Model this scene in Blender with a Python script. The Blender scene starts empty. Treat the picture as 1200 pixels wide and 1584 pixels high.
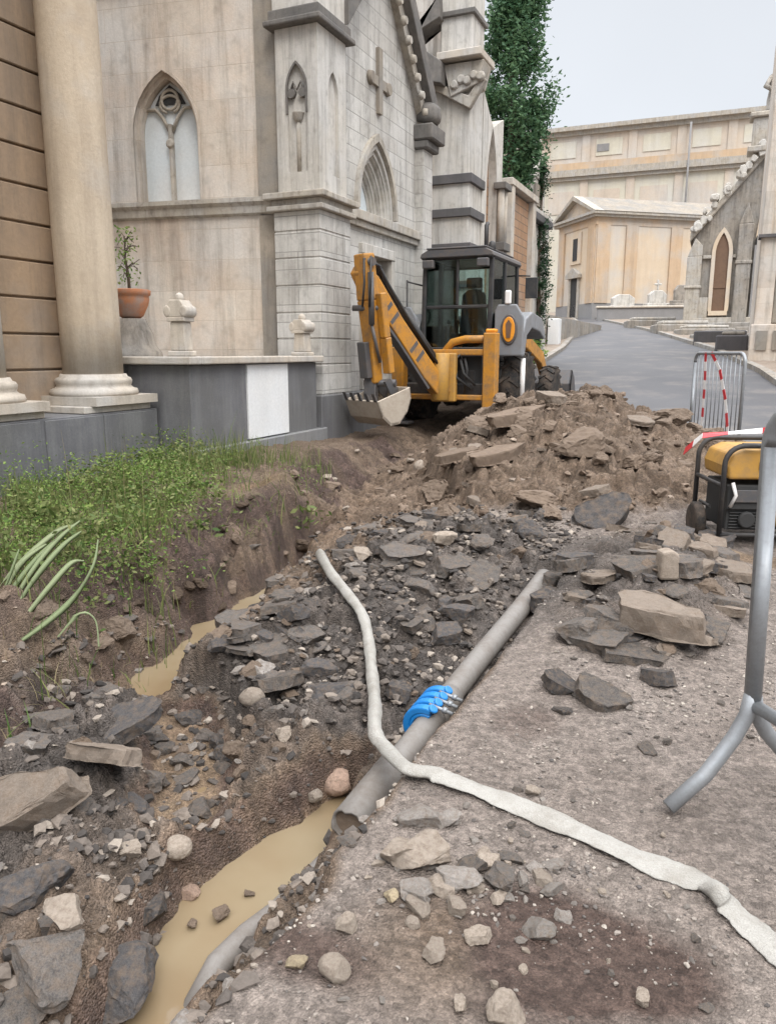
import bpy, bmesh, math, random
import numpy as np
from mathutils import Matrix, Vector
R = math.radians
random.seed(7); rng = np.random.default_rng(11)
S = bpy.context.scene; COL = S.collection

# ---------------------------------------------------------------- camera, sky, sun, exposure
CAM_H = 1.30; PITCH = math.atan(247/1190.0); YAW = R(23.6); FPX = 1190.0
cam = bpy.data.objects.new('camera', bpy.data.cameras.new('camera')); COL.objects.link(cam)
cam.data.sensor_fit = 'VERTICAL'; cam.data.sensor_height = 36; cam.data.lens = FPX/1584*36
cam.data.clip_start = .05; cam.data.clip_end = 2000
cam.location = (0, 0, CAM_H); cam.rotation_euler = (math.pi/2-PITCH, 0, YAW); S.camera = cam

W = bpy.data.worlds.new('World'); S.world = W; W.use_nodes = True
nt = W.node_tree; N = nt.nodes; L = nt.links; N.clear()
wo = N.new('ShaderNodeOutputWorld'); bg = N.new('ShaderNodeBackground'); bg.inputs[1].default_value = .1
sky = N.new('ShaderNodeTexSky'); sky.sky_type = 'NISHITA'; sky.sun_disc = False
sky.sun_elevation = R(50); sky.sun_rotation = R(140)
tc = N.new('ShaderNodeTexCoord'); sx = N.new('ShaderNodeSeparateXYZ'); L.new(tc.outputs['Generated'], sx.inputs[0])
rp = N.new('ShaderNodeValToRGB'); L.new(sx.outputs[2], rp.inputs[0])       # overcast: zenith brighter than the horizon
cr = rp.color_ramp; cr.elements[0].position = 0; cr.elements[0].color = (.60, .622, .652, 1)
cr.elements[1].position = 1; cr.elements[1].color = (3.0, 3.05, 3.15, 1)
e = cr.elements.new(.13); e.color = (.60, .625, .66, 1)
e = cr.elements.new(.40); e.color = (.54, .56, .59, 1)
e = cr.elements.new(.62); e.color = (2.05, 2.1, 2.2, 1)
no = N.new('ShaderNodeTexNoise'); no.inputs['Scale'].default_value = 2.2; no.inputs['Detail'].default_value = 5
L.new(tc.outputs['Generated'], no.inputs[0])
mr = N.new('ShaderNodeMapRange'); mr.inputs[3].default_value = 8.9; mr.inputs[4].default_value = 11.1; L.new(no.outputs[0], mr.inputs[0])
vm = N.new('ShaderNodeVectorMath'); vm.operation = 'SCALE'; L.new(rp.outputs[0], vm.inputs[0]); L.new(mr.outputs[0], vm.inputs['Scale'])
mx = N.new('ShaderNodeMixRGB'); mx.inputs[0].default_value = .07; L.new(vm.outputs[0], mx.inputs[1]); L.new(sky.outputs[0], mx.inputs[2])
L.new(mx.outputs[0], bg.inputs[0]); L.new(bg.outputs[0], wo.inputs[0])

sun = bpy.data.objects.new('sun', bpy.data.lights.new('sun', 'SUN')); COL.objects.link(sun)
sun.data.energy = 1.2; sun.data.angle = R(22); sun.data.color = (1, .95, .88)
sun.rotation_euler = (R(40), 0, R(38))
S.view_settings.view_transform = 'Standard'; S.view_settings.look = 'None'
S.view_settings.exposure = 0.6; S.view_settings.gamma = 1.0; S.view_settings.use_curve_mapping = False

# ---------------------------------------------------------------- materials
def newmat(name):
    m = bpy.data.materials.new(name); m.use_nodes = True
    n = m.node_tree.nodes; l = m.node_tree.links
    return m, n, l, n['Principled BSDF']
def noise(n, l, src, scale, detail=6, rough=.6, vec=None):
    t = n.new('ShaderNodeTexNoise'); t.inputs['Scale'].default_value = scale
    t.inputs['Detail'].default_value = detail; t.inputs['Roughness'].default_value = rough
    if vec is not None:
        mp = n.new('ShaderNodeMapping'); mp.inputs['Scale'].default_value = vec
        l.new(src, mp.inputs[0]); l.new(mp.outputs[0], t.inputs[0])
    else: l.new(src, t.inputs[0])
    return t.outputs[0]
def ramp(n, l, fac, stops):
    r = n.new('ShaderNodeValToRGB'); l.new(fac, r.inputs[0]); el = r.color_ramp.elements
    while len(el) < len(stops): el.new(.5)
    for q, (p, c) in zip(el, stops):
        q.position = p; q.color = (c, c, c, 1) if not hasattr(c, '__len__') else (*c, 1)
    return r.outputs[0]
def mix(n, l, fac, a, b, mode='MIX'):
    x = n.new('ShaderNodeMixRGB'); x.blend_type = mode
    for k, v in ((0, fac), (1, a), (2, b)):
        if hasattr(v, 'links'): l.new(v, x.inputs[k])
        elif k == 0: x.inputs[0].default_value = v
        else: x.inputs[k].default_value = (*v, 1)
    return x.outputs[0]
def bump(n, l, h, bs, strength=.4, dist=.02):
    b = n.new('ShaderNodeBump'); b.inputs['Strength'].default_value = strength; b.inputs['Distance'].default_value = dist
    l.new(h, b.inputs['Height']); l.new(b.outputs[0], bs.inputs['Normal'])
def stone(name, c1, c2, stain, sc=1.0, streak=.5, patch=.5, bmp=.4, rough=.85, block=None, joint=(.12,.10,.08)):
    """weathered stone: two tones, vertical rain streaks, blotches of dirt, optional block courses (w, h)"""
    m, n, l, b = newmat(name); t = n.new('ShaderNodeTexCoord').outputs['Object']
    a = ramp(n, l, noise(n, l, t, 1.3*sc, 8, .65), [(.35, 0.), (.65, 1.)])
    c = mix(n, l, a, c1, c2)
    c = mix(n, l, ramp(n, l, noise(n, l, t, .8*sc, 5, .6), [(.45, 0.), (.62, .65)]), c, tuple(.33*sum(c1)*k for k in (1.02,1.,.96)))
    st = ramp(n, l, noise(n, l, t, 2.2*sc, 8, .7, (2.6, 2.6, .22)), [(.47, 0.), (.72, 1.)])
    sm = n.new('ShaderNodeMath'); sm.operation = 'MULTIPLY'; l.new(st, sm.inputs[0]); sm.inputs[1].default_value = streak
    c = mix(n, l, sm.outputs[0], c, stain)
    pt = ramp(n, l, noise(n, l, t, 5*sc, 10, .75), [(.52, 0.), (.72, 1.)])
    pm = n.new('ShaderNodeMath'); pm.operation = 'MULTIPLY'; l.new(pt, pm.inputs[0]); pm.inputs[1].default_value = patch
    c = mix(n, l, pm.outputs[0], c, stain)
    fine = noise(n, l, t, 40*sc, 6, .7)
    c = mix(n, l, .35, c, ramp(n, l, fine, [(.3, .55), (.7, 1.)]), 'MULTIPLY')
    h = fine
    if block:
        # courses from a brick texture laid on the wall (object coordinates; x+y along, z up)
        s = n.new('ShaderNodeSeparateXYZ'); l.new(t, s.inputs[0])
        ad = n.new('ShaderNodeMath'); l.new(s.outputs[0], ad.inputs[0]); l.new(s.outputs[1], ad.inputs[1])
        cb = n.new('ShaderNodeCombineXYZ'); l.new(ad.outputs[0], cb.inputs[0]); l.new(s.outputs[2], cb.inputs[1])
        br = n.new('ShaderNodeTexBrick'); l.new(cb.outputs[0], br.inputs[0]); br.inputs['Scale'].default_value = 1
        br.inputs['Brick Width'].default_value = block[0]; br.inputs['Row Height'].default_value = block[1]
        br.inputs['Mortar Size'].default_value = block[2] if len(block) > 2 else .006
        br.inputs['Mortar Smooth'].default_value = .4
        br.inputs['Color1'].default_value = (1, 1, 1, 1); br.inputs['Color2'].default_value = (.84, .82, .80, 1)
        br.inputs['Mortar'].default_value = (.9, .9, .9, 1)
        c = mix(n, l, .8, c, br.outputs[0], 'MULTIPLY')
        jm = n.new('ShaderNodeMath'); jm.operation = 'MULTIPLY'; jm.inputs[1].default_value = .7; l.new(br.outputs['Fac'], jm.inputs[0])
        c = mix(n, l, jm.outputs[0], c, joint)
        hm = n.new('ShaderNodeMath'); hm.operation = 'SUBTRACT'; l.new(fine, hm.inputs[0]); l.new(br.outputs['Fac'], hm.inputs[1]); h = hm.outputs[0]
    l.new(c, b.inputs['Base Color']); b.inputs['Roughness'].default_value = rough
    b.inputs['Specular IOR Level'].default_value = .25
    bump(n, l, h, b, bmp, .012)
    return m
def paint(name, c, grime, rough=.45, amt=.6, metal=0, sc=6, spec=.5):
    m, n, l, b = newmat(name); t = n.new('ShaderNodeTexCoord').outputs['Object']
    g = ramp(n, l, noise(n, l, t, sc, 10, .78), [(.44, 0.), (.70, amt)])
    g2 = ramp(n, l, noise(n, l, t, sc*7, 5, .6), [(.55, 0.), (.8, amt*.7)])
    cc = mix(n, l, g2, mix(n, l, g, c, grime), grime)
    l.new(cc, b.inputs['Base Color']); b.inputs['Metallic'].default_value = metal
    r = n.new('ShaderNodeMapRange'); r.inputs[3].default_value = rough; r.inputs[4].default_value = min(1, rough+.35)
    l.new(g, r.inputs[0]); l.new(r.outputs[0], b.inputs['Roughness']); b.inputs['Specular IOR Level'].default_value = spec
    bump(n, l, noise(n, l, t, sc*12, 4), b, .08, .004)
    return m
def leafmat(name, c1, c2, rough=.6):
    m, n, l, b = newmat(name); a = n.new('ShaderNodeAttribute'); a.attribute_name = 'tint'
    c = mix(n, l, a.outputs['Fac'], c1, c2); l.new(c, b.inputs['Base Color']); b.inputs['Roughness'].default_value = rough
    b.inputs['Specular IOR Level'].default_value = .25
    tr = n.new('ShaderNodeBsdfTranslucent'); l.new(c, tr.inputs[0]); ms = n.new('ShaderNodeMixShader'); ms.inputs[0].default_value = .25
    l.new(b.outputs[0], ms.inputs[1]); l.new(tr.outputs[0], ms.inputs[2]); l.new(ms.outputs[0], n['Material Output'].inputs[0])
    return m
def rockmat(name, c1, c2, dust, dusty=.5, sc=9, rough=.9, bmp=.6):
    """broken stone / asphalt: each object gets its own shift; pale dust lies where faces point up"""
    m, n, l, b = newmat(name); t = n.new('ShaderNodeTexCoord').outputs['Object']
    oi = n.new('ShaderNodeObjectInfo')
    va = n.new('ShaderNodeVectorMath'); l.new(t, va.inputs[0])
    cb = n.new('ShaderNodeCombineXYZ')
    for k in range(3):
        q = n.new('ShaderNodeMath'); q.operation = 'MULTIPLY'; q.inputs[1].default_value = 17.3*(k+1); l.new(oi.outputs['Random'], q.inputs[0]); l.new(q.outputs[0], cb.inputs[k])
    l.new(cb.outputs[0], va.inputs[1]); t = va.outputs[0]
    f = noise(n, l, t, sc, 9, .75); g = noise(n, l, t, sc*4, 8, .8)
    c = mix(n, l, ramp(n, l, f, [(.38, 0.), (.62, 1.)]), c1, c2)
    c = mix(n, l, .55, c, ramp(n, l, noise(n, l, t, sc*14, 5, .7), [(.3, .45), (.7, 1.2)]), 'MULTIPLY')
    vr = n.new('ShaderNodeMapRange'); vr.inputs[3].default_value = .7; vr.inputs[4].default_value = 1.25; l.new(oi.outputs['Random'], vr.inputs[0])
    c = mix(n, l, 1., c, vr.outputs[0], 'MULTIPLY')
    mu = ramp(n, l, noise(n, l, t, sc*.55, 6, .7), [(.44, 0.), (.66, .75)]); c = mix(n, l, mu, c, (.15,.108,.076))
    d = ramp(n, l, g, [(.42, 0.), (.7, dusty)])
    c = mix(n, l, d, c, dust)
    l.new(c, b.inputs['Base Color']); b.inputs['Roughness'].default_value = rough; b.inputs['Specular IOR Level'].default_value = .3
    bump(n, l, g, b, bmp, .012)
    return m

M = {}
M['cream'] = stone('cream_stone', (.68,.615,.53), (.60,.495,.40), (.19,.165,.135), 1, .62, .45, block=(.72,.36,.004), joint=(.42,.35,.28))
M['creamdark'] = stone('stained_stone', (.26,.23,.19), (.36,.31,.25), (.15,.13,.11), 1.4, .7, .6)
M['marble'] = stone('grey_marble', (.62,.60,.56), (.48,.465,.43), (.17,.16,.145), 1.5, .62, .6, block=(.62,.20,.007), joint=(.25,.24,.22))
M['marbleplain'] = stone('weathered_marble', (.60,.57,.52), (.50,.465,.41), (.19,.175,.155), 1.6, .7, .55)
M['trim'] = stone('dirty_trim', (.50,.45,.38), (.38,.34,.28), (.14,.12,.10), 2, .6, .75)
M['blackcrust'] = stone('black_crust', (.14,.13,.12), (.22,.20,.18), (.06,.055,.05), 3, .5, .5)
M['tan'] = stone('tan_plaster', (.40,.285,.185), (.33,.245,.175), (.17,.14,.11), .8, .7, .55)
M['col'] = stone('column_stone', (.56,.47,.36), (.47,.38,.28), (.30,.24,.18), .9, .6, .4)
M['base'] = stone('base_stone', (.56,.50,.42), (.46,.40,.33), (.22,.19,.16), 2, .4, .6)
M['basalt'] = stone('basalt', (.13,.13,.137), (.17,.17,.177), (.24,.24,.235), 1.6, .55, .25, .3, .6)
M['basaltL'] = stone('pale_basalt', (.20,.205,.21), (.25,.25,.255), (.32,.31,.30), 1.6, .5, .3, .3, .65)
M['white'] = stone('white_marble', (.78,.79,.79), (.72,.73,.73), (.55,.55,.54), 1, .25, .15, .1, .4)
M['dark'] = stone('dark_band', (.10,.095,.10), (.14,.13,.13), (.06,.06,.06), 2, .3, .3)
M['orange'] = stone('orange_plaster', (.58,.43,.29), (.53,.38,.25), (.36,.27,.19), .5, .5, .4, .15)
M['orangeL'] = stone('pale_plaster', (.66,.54,.40), (.60,.48,.35), (.46,.36,.27), .5, .4, .3, .15)
M['brick'] = stone('orange_brick', (.44,.27,.16), (.38,.23,.14), (.26,.18,.12), .8, .5, .4, block=(.4,.16,.012))
M['yellowish'] = stone('yellow_plaster', (.64,.60,.49), (.58,.54,.44), (.42,.38,.31), .3, .5, .4, .1)
M['pinkish'] = stone('pink_plaster', (.62,.53,.43), (.57,.48,.39), (.40,.34,.28), .3, .5, .35, .1)
M['roofgrey'] = stone('roof_grey', (.24,.235,.235), (.31,.30,.295), (.22,.21,.20), .6, .3, .4)
M['greystone'] = stone('grey_carved_stone', (.37,.33,.28), (.26,.23,.195), (.085,.075,.065), 1.3, .8, .8)
M['terracotta'] = stone('terracotta', (.45,.19,.09), (.38,.16,.085), (.28,.20,.15), 6, .4, .5, .3, .8)
M['yellow'] = paint('machine_yellow', (.48,.21,.02), (.17,.12,.075), .45, .95)
M['yellow2'] = paint('worn_yellow', (.46,.25,.05), (.24,.16,.09), .5, .7)
M['black'] = paint('black_metal', (.022,.022,.024), (.09,.075,.06), .5, .6)
M['steel'] = paint('dark_steel', (.10,.10,.105), (.18,.14,.11), .5, .7, .4)
M['bucket'] = paint('worn_bucket', (.42,.36,.29), (.25,.19,.14), .6, .6)
M['fender'] = paint('grey_fender', (.20,.21,.225), (.17,.14,.115), .45, .6)
M['rubber'] = paint('tyre_rubber', (.022,.022,.022), (.14,.105,.08), .8, .9, 0, 5, .2)
M['galv'] = paint('galvanised', (.30,.315,.33), (.20,.195,.19), .45, .6, .4, 9)
M['pipe'] = paint('dusty_pipe', (.20,.185,.17), (.13,.105,.085), .6, .8, 0, 7)
M['pipedark'] = paint('pipe_inside', (.05,.042,.038), (.09,.07,.06), .8, .5)
m, n, l, b = newmat('canvas_weave'); M['hose'] = m; t = n.new('ShaderNodeTexCoord').outputs['Object']
f = noise(n, l, t, 5, 9, .72); wv = noise(n, l, t, 260, 2, .5); ck = noise(n, l, t, 26, 5, .7, (1, 1, 3))
c = mix(n, l, ramp(n, l, f, [(.46, 0.), (.72, .75)]), (.37,.355,.325), (.17,.145,.115)); c = mix(n, l, ramp(n, l, ck, [(.55, 0.), (.75, .5)]), c, (.26,.235,.20)); c = mix(n, l, .4, c, ramp(n, l, wv, [(.3, .6), (.7, 1.1)]), 'MULTIPLY')
l.new(c, b.inputs['Base Color']); b.inputs['Roughness'].default_value = .85; b.inputs['Specular IOR Level'].default_value = .2
hm_ = n.new('ShaderNodeMath'); l.new(ck, hm_.inputs[0]); l.new(wv, hm_.inputs[1]); bump(n, l, hm_.outputs[0], b, .6, .006)
M['blue'] = paint('blue_rubber', (.012,.19,.52), (.02,.10,.30), .35, .4, 0, 10)
M['whiteplastic'] = paint('white_cuff', (.70,.74,.70), (.45,.42,.36), .5, .4)
M['red'] = paint('red_plastic', (.55,.025,.035), (.35,.05,.05), .35, .3)
M['tapewhite'] = paint('white_plastic', (.78,.76,.74), (.55,.5,.46), .35, .3)
M['wood'] = paint('wood', (.36,.25,.15), (.2,.14,.09), .8, .6)
M['lamp'] = paint('amber_lens', (.75,.30,.03), (.4,.16,.03), .2, .3)
m, n, l, b = newmat('cab_glass'); M['glass'] = m
gl = n.new('ShaderNodeBsdfGlossy'); gl.inputs['Roughness'].default_value = .05; gl.inputs[0].default_value = (.8,.85,.85,1)
tr = n.new('ShaderNodeBsdfTransparent'); tr.inputs[0].default_value = (.78,.86,.85,1)
fr = n.new('ShaderNodeFresnel'); fr.inputs[0].default_value = 1.6
ms = n.new('ShaderNodeMixShader'); l.new(fr.outputs[0], ms.inputs[0]); l.new(tr.outputs[0], ms.inputs[1]); l.new(gl.outputs[0], ms.inputs[2]); l.new(ms.outputs[0], n['Material Output'].inputs[0])
M['pane'] = stone('frosted_pane', (.62,.68,.70), (.68,.73,.75), (.54,.58,.60), .8, .3, .2, .05, .35)
M['void'] = paint('dark_interior', (.03,.03,.03), (.05,.045,.04), .8, .4)
M['brownglass'] = paint('brown_shutter', (.15,.085,.05), (.09,.06,.04), .6, .5)
m, n, l, b = newmat('muddy_water'); M['water'] = m; t = n.new('ShaderNodeTexCoord').outputs['Object']
c = mix(n, l, ramp(n, l, noise(n, l, t, 1.6, 4, .5), [(.35, 0.), (.65, 1.)]), (.20,.143,.083), (.255,.205,.132))
l.new(c, b.inputs['Base Color']); b.inputs['Roughness'].default_value = .04; b.inputs['IOR'].default_value = 1.33
bump(n, l, noise(n, l, t, 11, 3, .5), b, .06, .01)
m, n, l, b = newmat('asphalt_road'); M['road'] = m; t = n.new('ShaderNodeTexCoord').outputs['Object']
f = noise(n, l, t, .5, 6, .6); g = noise(n, l, t, 60, 5, .7)
c = mix(n, l, ramp(n, l, f, [(.3, 0.), (.7, 1.)]), (.056,.057,.063), (.085,.084,.089))
du = ramp(n, l, noise(n, l, t, 1.1, 8, .7), [(.5, 0.), (.75, .55)])
c = mix(n, l, du, c, (.25,.215,.185)); c = mix(n, l, .5, c, ramp(n, l, g, [(.3, .6), (.7, 1.1)]), 'MULTIPLY')
l.new(c, b.inputs['Base Color']); b.inputs['Roughness'].default_value = .6; bump(n, l, g, b, .4, .006)
# earth: mixes brown soil, pale sandy dust, black asphalt crumbs and wet mud by the region masks stored on the mesh
m, n, l, b = newmat('earth'); M['earth'] = m; t = n.new('ShaderNodeTexCoord').outputs['Object']
def att(k): a = n.new('ShaderNodeAttribute'); a.attribute_name = k; return a.outputs['Fac']
f = noise(n, l, t, 3.1, 10, .68); g = noise(n, l, t, 34, 8, .75); k3 = noise(n, l, t, 120, 4, .7)
soil = mix(n, l, ramp(n, l, f, [(.33, 0.), (.67, 1.)]), (.125,.088,.062), (.215,.158,.115))
sand = mix(n, l, ramp(n, l, f, [(.35, 0.), (.65, 1.)]), (.285,.24,.208), (.215,.178,.153))
drk = mix(n, l, ramp(n, l, f, [(.35, 0.), (.65, 1.)]), (.066,.057,.051), (.14,.115,.098))
mud = mix(n, l, ramp(n, l, f, [(.35, 0.), (.65, 1.)]), (.27,.195,.13), (.20,.14,.095))
ora = mix(n, l, ramp(n, l, f, [(.35, 0.), (.65, 1.)]), (.26,.175,.11), (.19,.13,.088))
damp = mix(n, l, ramp(n, l, g, [(.35, 0.), (.65, 1.)]), (.080,.054,.044), (.125,.086,.070))
def edge(k, lo=.3, hi=.7):
    q = n.new('ShaderNodeMath'); q.operation = 'MULTIPLY_ADD'; l.new(f, q.inputs[0]); q.inputs[1].default_value = .8; q.inputs[2].default_value = -.4
    w_ = n.new('ShaderNodeMath'); w_.operation = 'ADD'; l.new(att(k), w_.inputs[0]); l.new(q.outputs[0], w_.inputs[1])
    return ramp(n, l, w_.outputs[0], [(lo, 0.), (hi, 1.)])
c = mix(n, l, edge('sand'), soil, sand); c = mix(n, l, edge('dark'), c, drk)
c = mix(n, l, edge('ochre'), c, ora); c = mix(n, l, edge('mud'), c, mud); c = mix(n, l, edge('damp', .25, .85), c, damp)
tn = n.new('ShaderNodeMapRange'); tn.inputs[3].default_value = .45; tn.inputs[4].default_value = 1.5; l.new(att('tint'), tn.inputs[0]); c = mix(n, l, 1., c, tn.outputs[0], 'MULTIPLY')
def vor(scale, lo, hi):
    v_ = n.new('ShaderNodeTexVoronoi'); v_.inputs['Scale'].default_value = scale; l.new(t, v_.inputs['Vector'])
    s_ = n.new('ShaderNodeSeparateXYZ'); l.new(v_.outputs['Color'], s_.inputs[0]); m_ = n.new('ShaderNodeMapRange'); m_.inputs[3].default_value = lo; m_.inputs[4].default_value = hi; l.new(s_.outputs[0], m_.inputs[0])
    return m_.outputs[0], v_.outputs['Distance']
va_, vd_ = vor(60, .72, 1.3); vb_, vd2_ = vor(150, .7, 1.32); c = mix(n, l, .8, mix(n, l, .8, c, va_, 'MULTIPLY'), vb_, 'MULTIPLY')
pb = ramp(n, l, g, [(.60, 0.), (.72, .45)]); c = mix(n, l, pb, c, (.30,.26,.225))
pd = ramp(n, l, g, [(.28, .7), (.40, 0.)]); c = mix(n, l, pd, c, (.07,.055,.045))
c = mix(n, l, .45, c, ramp(n, l, k3, [(.3, .55), (.7, 1.2)]), 'MULTIPLY')
l.new(c, b.inputs['Base Color']); b.inputs['Specular IOR Level'].default_value = .3
rr = n.new('ShaderNodeMapRange'); rr.inputs[3].default_value = .88; rr.inputs[4].default_value = .38; wm_ = n.new('ShaderNodeMath'); wm_.operation = 'MAXIMUM'; l.new(edge('mud'), wm_.inputs[0]); wd_ = n.new('ShaderNodeMath'); wd_.operation = 'MULTIPLY'; wd_.inputs[1].default_value = .6; l.new(edge('dark'), wd_.inputs[0]); l.new(wd_.outputs[0], wm_.inputs[1]); l.new(wm_.outputs[0], rr.inputs[0]); l.new(rr.outputs[0], b.inputs['Roughness'])
hh = n.new('ShaderNodeMath'); l.new(g, hh.inputs[0]); l.new(k3, hh.inputs[1]); h2 = n.new('ShaderNodeMath'); h2.operation = 'SUBTRACT'; l.new(hh.outputs[0], h2.inputs[0]); l.new(vd2_, h2.inputs[1]); bump(n, l, h2.outputs[0], b, .8, .016)
M['rock_pale'] = rockmat('pale_rock', (.38,.32,.26), (.30,.25,.205), (.42,.36,.30), .5)
M['rock_grey'] = rockmat('grey_rock', (.21,.195,.18), (.30,.27,.245), (.33,.29,.25), .5)
M['rock_pink'] = rockmat('pink_rock', (.40,.27,.20), (.32,.22,.17), (.42,.32,.25), .4)
M['rock_yellow'] = rockmat('yellow_rock', (.40,.33,.21), (.34,.27,.17), (.42,.36,.28), .4)
M['asphalt'] = rockmat('broken_asphalt', (.062,.058,.056), (.125,.112,.102), (.25,.215,.185), .5, 7)
M['asphaltdark'] = rockmat('black_asphalt', (.04,.04,.043), (.075,.072,.073), (.20,.175,.155), .4, 9)
M['concrete'] = rockmat('dusty_slab', (.235,.19,.152), (.17,.138,.11), (.31,.26,.215), .6, 6)
M['clod'] = rockmat('soil_clod', (.20,.148,.108), (.13,.094,.07), (.27,.215,.17), .5, 7)
M['grass'] = leafmat('grass_leaf', (.05,.10,.02), (.24,.25,.10))
M['weed'] = leafmat('weed_leaf', (.085,.17,.03), (.24,.31,.085))
M['paleleaf'] = leafmat('pale_blade', (.22,.27,.14), (.34,.38,.22))
M['conifer'] = leafmat('conifer_leaf', (.05,.115,.06), (.115,.20,.095))
M['cypress'] = leafmat('cypress_leaf', (.018,.046,.024), (.04,.08,.035))
M['bark'] = stone('bark', (.13,.09,.06), (.10,.07,.05), (.06,.045,.035), 5, .6, .5, .8)
M['twig'] = paint('dry_twig', (.10,.075,.055), (.05,.04,.03), .9, .5)

# ---------------------------------------------------------------- mesh builder
class MB:
    def __init__(s): s.v = []; s.f = []; s.sm = []; s.T = Matrix()
    def add(s, vs, fs, smooth=False):
        o = len(s.v); s.v += [tuple(s.T @ Vector(p)) for p in vs]
        s.f += [tuple(i+o for i in f) for f in fs]; s.sm += [smooth]*len(fs); return s
    def box(s, x0, x1, y0, y1, z0, z1):
        if x0 > x1: x0, x1 = x1, x0
        if y0 > y1: y0, y1 = y1, y0
        if z0 > z1: z0, z1 = z1, z0
        return s.add([(x0,y0,z0),(x1,y0,z0),(x1,y1,z0),(x0,y1,z0),(x0,y0,z1),(x1,y0,z1),(x1,y1,z1),(x0,y1,z1)],
                     [(3,2,1,0),(4,5,6,7),(0,1,5,4),(1,2,6,5),(2,3,7,6),(3,0,4,7)])
    def beam(s, p, q, w, h, w2=None, h2=None, up=(0,0,1)):
        p, q = Vector(p), Vector(q); d = (q-p).normalized(); u = Vector(up)
        r = d.cross(u); r = r.normalized() if r.length > 1e-5 else Vector((1,0,0)); u = r.cross(d)
        w2 = w if w2 is None else w2; h2 = h if h2 is None else h2; vs = []
        for c, a, b_ in ((p, w, h), (q, w2, h2)):
            for i, j in ((-1,-1),(1,-1),(1,1),(-1,1)): vs.append(c + r*(i*a/2) + u*(j*b_/2))
        return s.add(vs, [(3,2,1,0),(4,5,6,7),(0,1,5,4),(1,2,6,5),(2,3,7,6),(3,0,4,7)])
    def prism(s, poly, axis, a, b_):
        """polygon (pairs) extruded along axis from a to b; the pairs fill the other two axes in order"""
        def P(q, t): return {'x': (t, q[0], q[1]), 'y': (q[0], t, q[1]), 'z': (q[0], q[1], t)}[axis]
        n_ = len(poly); vs = [P(q, a) for q in poly]+[P(q, b_) for q in poly]
        fs = [tuple(range(n_))[::-1], tuple(range(n_, 2*n_))]+[(i, (i+1) % n_, n_+(i+1) % n_, n_+i) for i in range(n_)]
        return s.add(vs, fs)
    def tube(s, pts, r, seg=10, cap=True, rs=None):
        pts = [Vector(p) for p in pts]; n_ = len(pts); vs = []; ref = None
        for i, p in enumerate(pts):
            d = (pts[min(i+1, n_-1)]-pts[max(i-1, 0)]).normalized()
            if ref is None:
                ref = d.cross(Vector((0,0,1))); ref = ref if ref.length > .05 else d.cross(Vector((1,0,0)))
            a = (ref - d*ref.dot(d)).normalized(); ref = a; b_ = d.cross(a); q = rs[i] if rs else r
            for k in range(seg):
                t = 2*math.pi*k/seg; vs.append(p + a*math.cos(t)*q + b_*math.sin(t)*q)
        fs = [(i*seg+k, i*seg+(k+1) % seg, (i+1)*seg+(k+1) % seg, (i+1)*seg+k) for i in range(n_-1) for k in range(seg)]
        o = len(s.f); s.add(vs, fs, True)
        if cap:
            base = len(s.v)-len(vs)
            s.f += [tuple(base+k for k in range(seg))[::-1], tuple(base+(n_-1)*seg+k for k in range(seg))]; s.sm += [False, False]
        return s
    def lathe(s, prof, c=(0,0,0), seg=24, axis='z', smooth=True, cap=True):
        vs = []
        for r, h in prof:
            for k in range(seg):
                t = 2*math.pi*k/seg; x, y = r*math.cos(t), r*math.sin(t)
                vs.append({'z': (c[0]+x, c[1]+y, c[2]+h), 'x': (c[0]+h, c[1]+x, c[2]+y), 'y': (c[0]+x, c[1]-h, c[2]+y)}[axis])
        n_ = len(prof); fs = [(i*seg+k, i*seg+(k+1) % seg, (i+1)*seg+(k+1) % seg, (i+1)*seg+k) for i in range(n_-1) for k in range(seg)]
        base = len(s.v); s.add(vs, fs, smooth)
        if cap:
            s.f += [tuple(base+k for k in range(seg))[::-1], tuple(base+(n_-1)*seg+k for k in range(seg))]; s.sm += [False, False]
        return s
    def build(s, name, mat, parent=None, world=False, bevel=0, seg=1):
        me = bpy.data.meshes.new(name); vs = s.v
        if world and parent is not None:
            inv = WM[parent.name].inverted(); vs = [tuple(inv @ Vector(p)) for p in vs]
        me.from_pydata(vs, [], s.f); me.polygons.foreach_set('use_smooth', s.sm); me.update()
        bm = bmesh.new(); bm.from_mesh(me); bmesh.ops.recalc_face_normals(bm, faces=bm.faces); bm.to_mesh(me); bm.free()
        me.materials.append(M[mat] if isinstance(mat, str) else mat)
        o = bpy.data.objects.new(name, me); COL.objects.link(o)
        if parent is not None: o.parent = parent; WM[o.name] = WM[parent.name]
        else: WM[o.name] = Matrix()
        if bevel:
            b_ = o.modifiers.new('bevel', 'BEVEL'); b_.width = bevel; b_.segments = seg; b_.limit_method = 'ANGLE'
        return o
WM = {}
def tag(o, label=None, cat=None, group=None, kind=None):
    if label: o['label'] = label
    if cat: o['category'] = cat
    if group: o['group'] = group
    if kind: o['kind'] = kind
    return o
def empty(name, loc, label, cat, rz=0, group=None):
    o = bpy.data.objects.new(name, None); COL.objects.link(o); o.location = loc; o.rotation_euler = (0,0,rz); o.empty_display_size = .1
    WM[o.name] = Matrix.Translation(loc) @ Matrix.Rotation(rz, 4, 'Z')
    return tag(o, label, cat, group)
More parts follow.
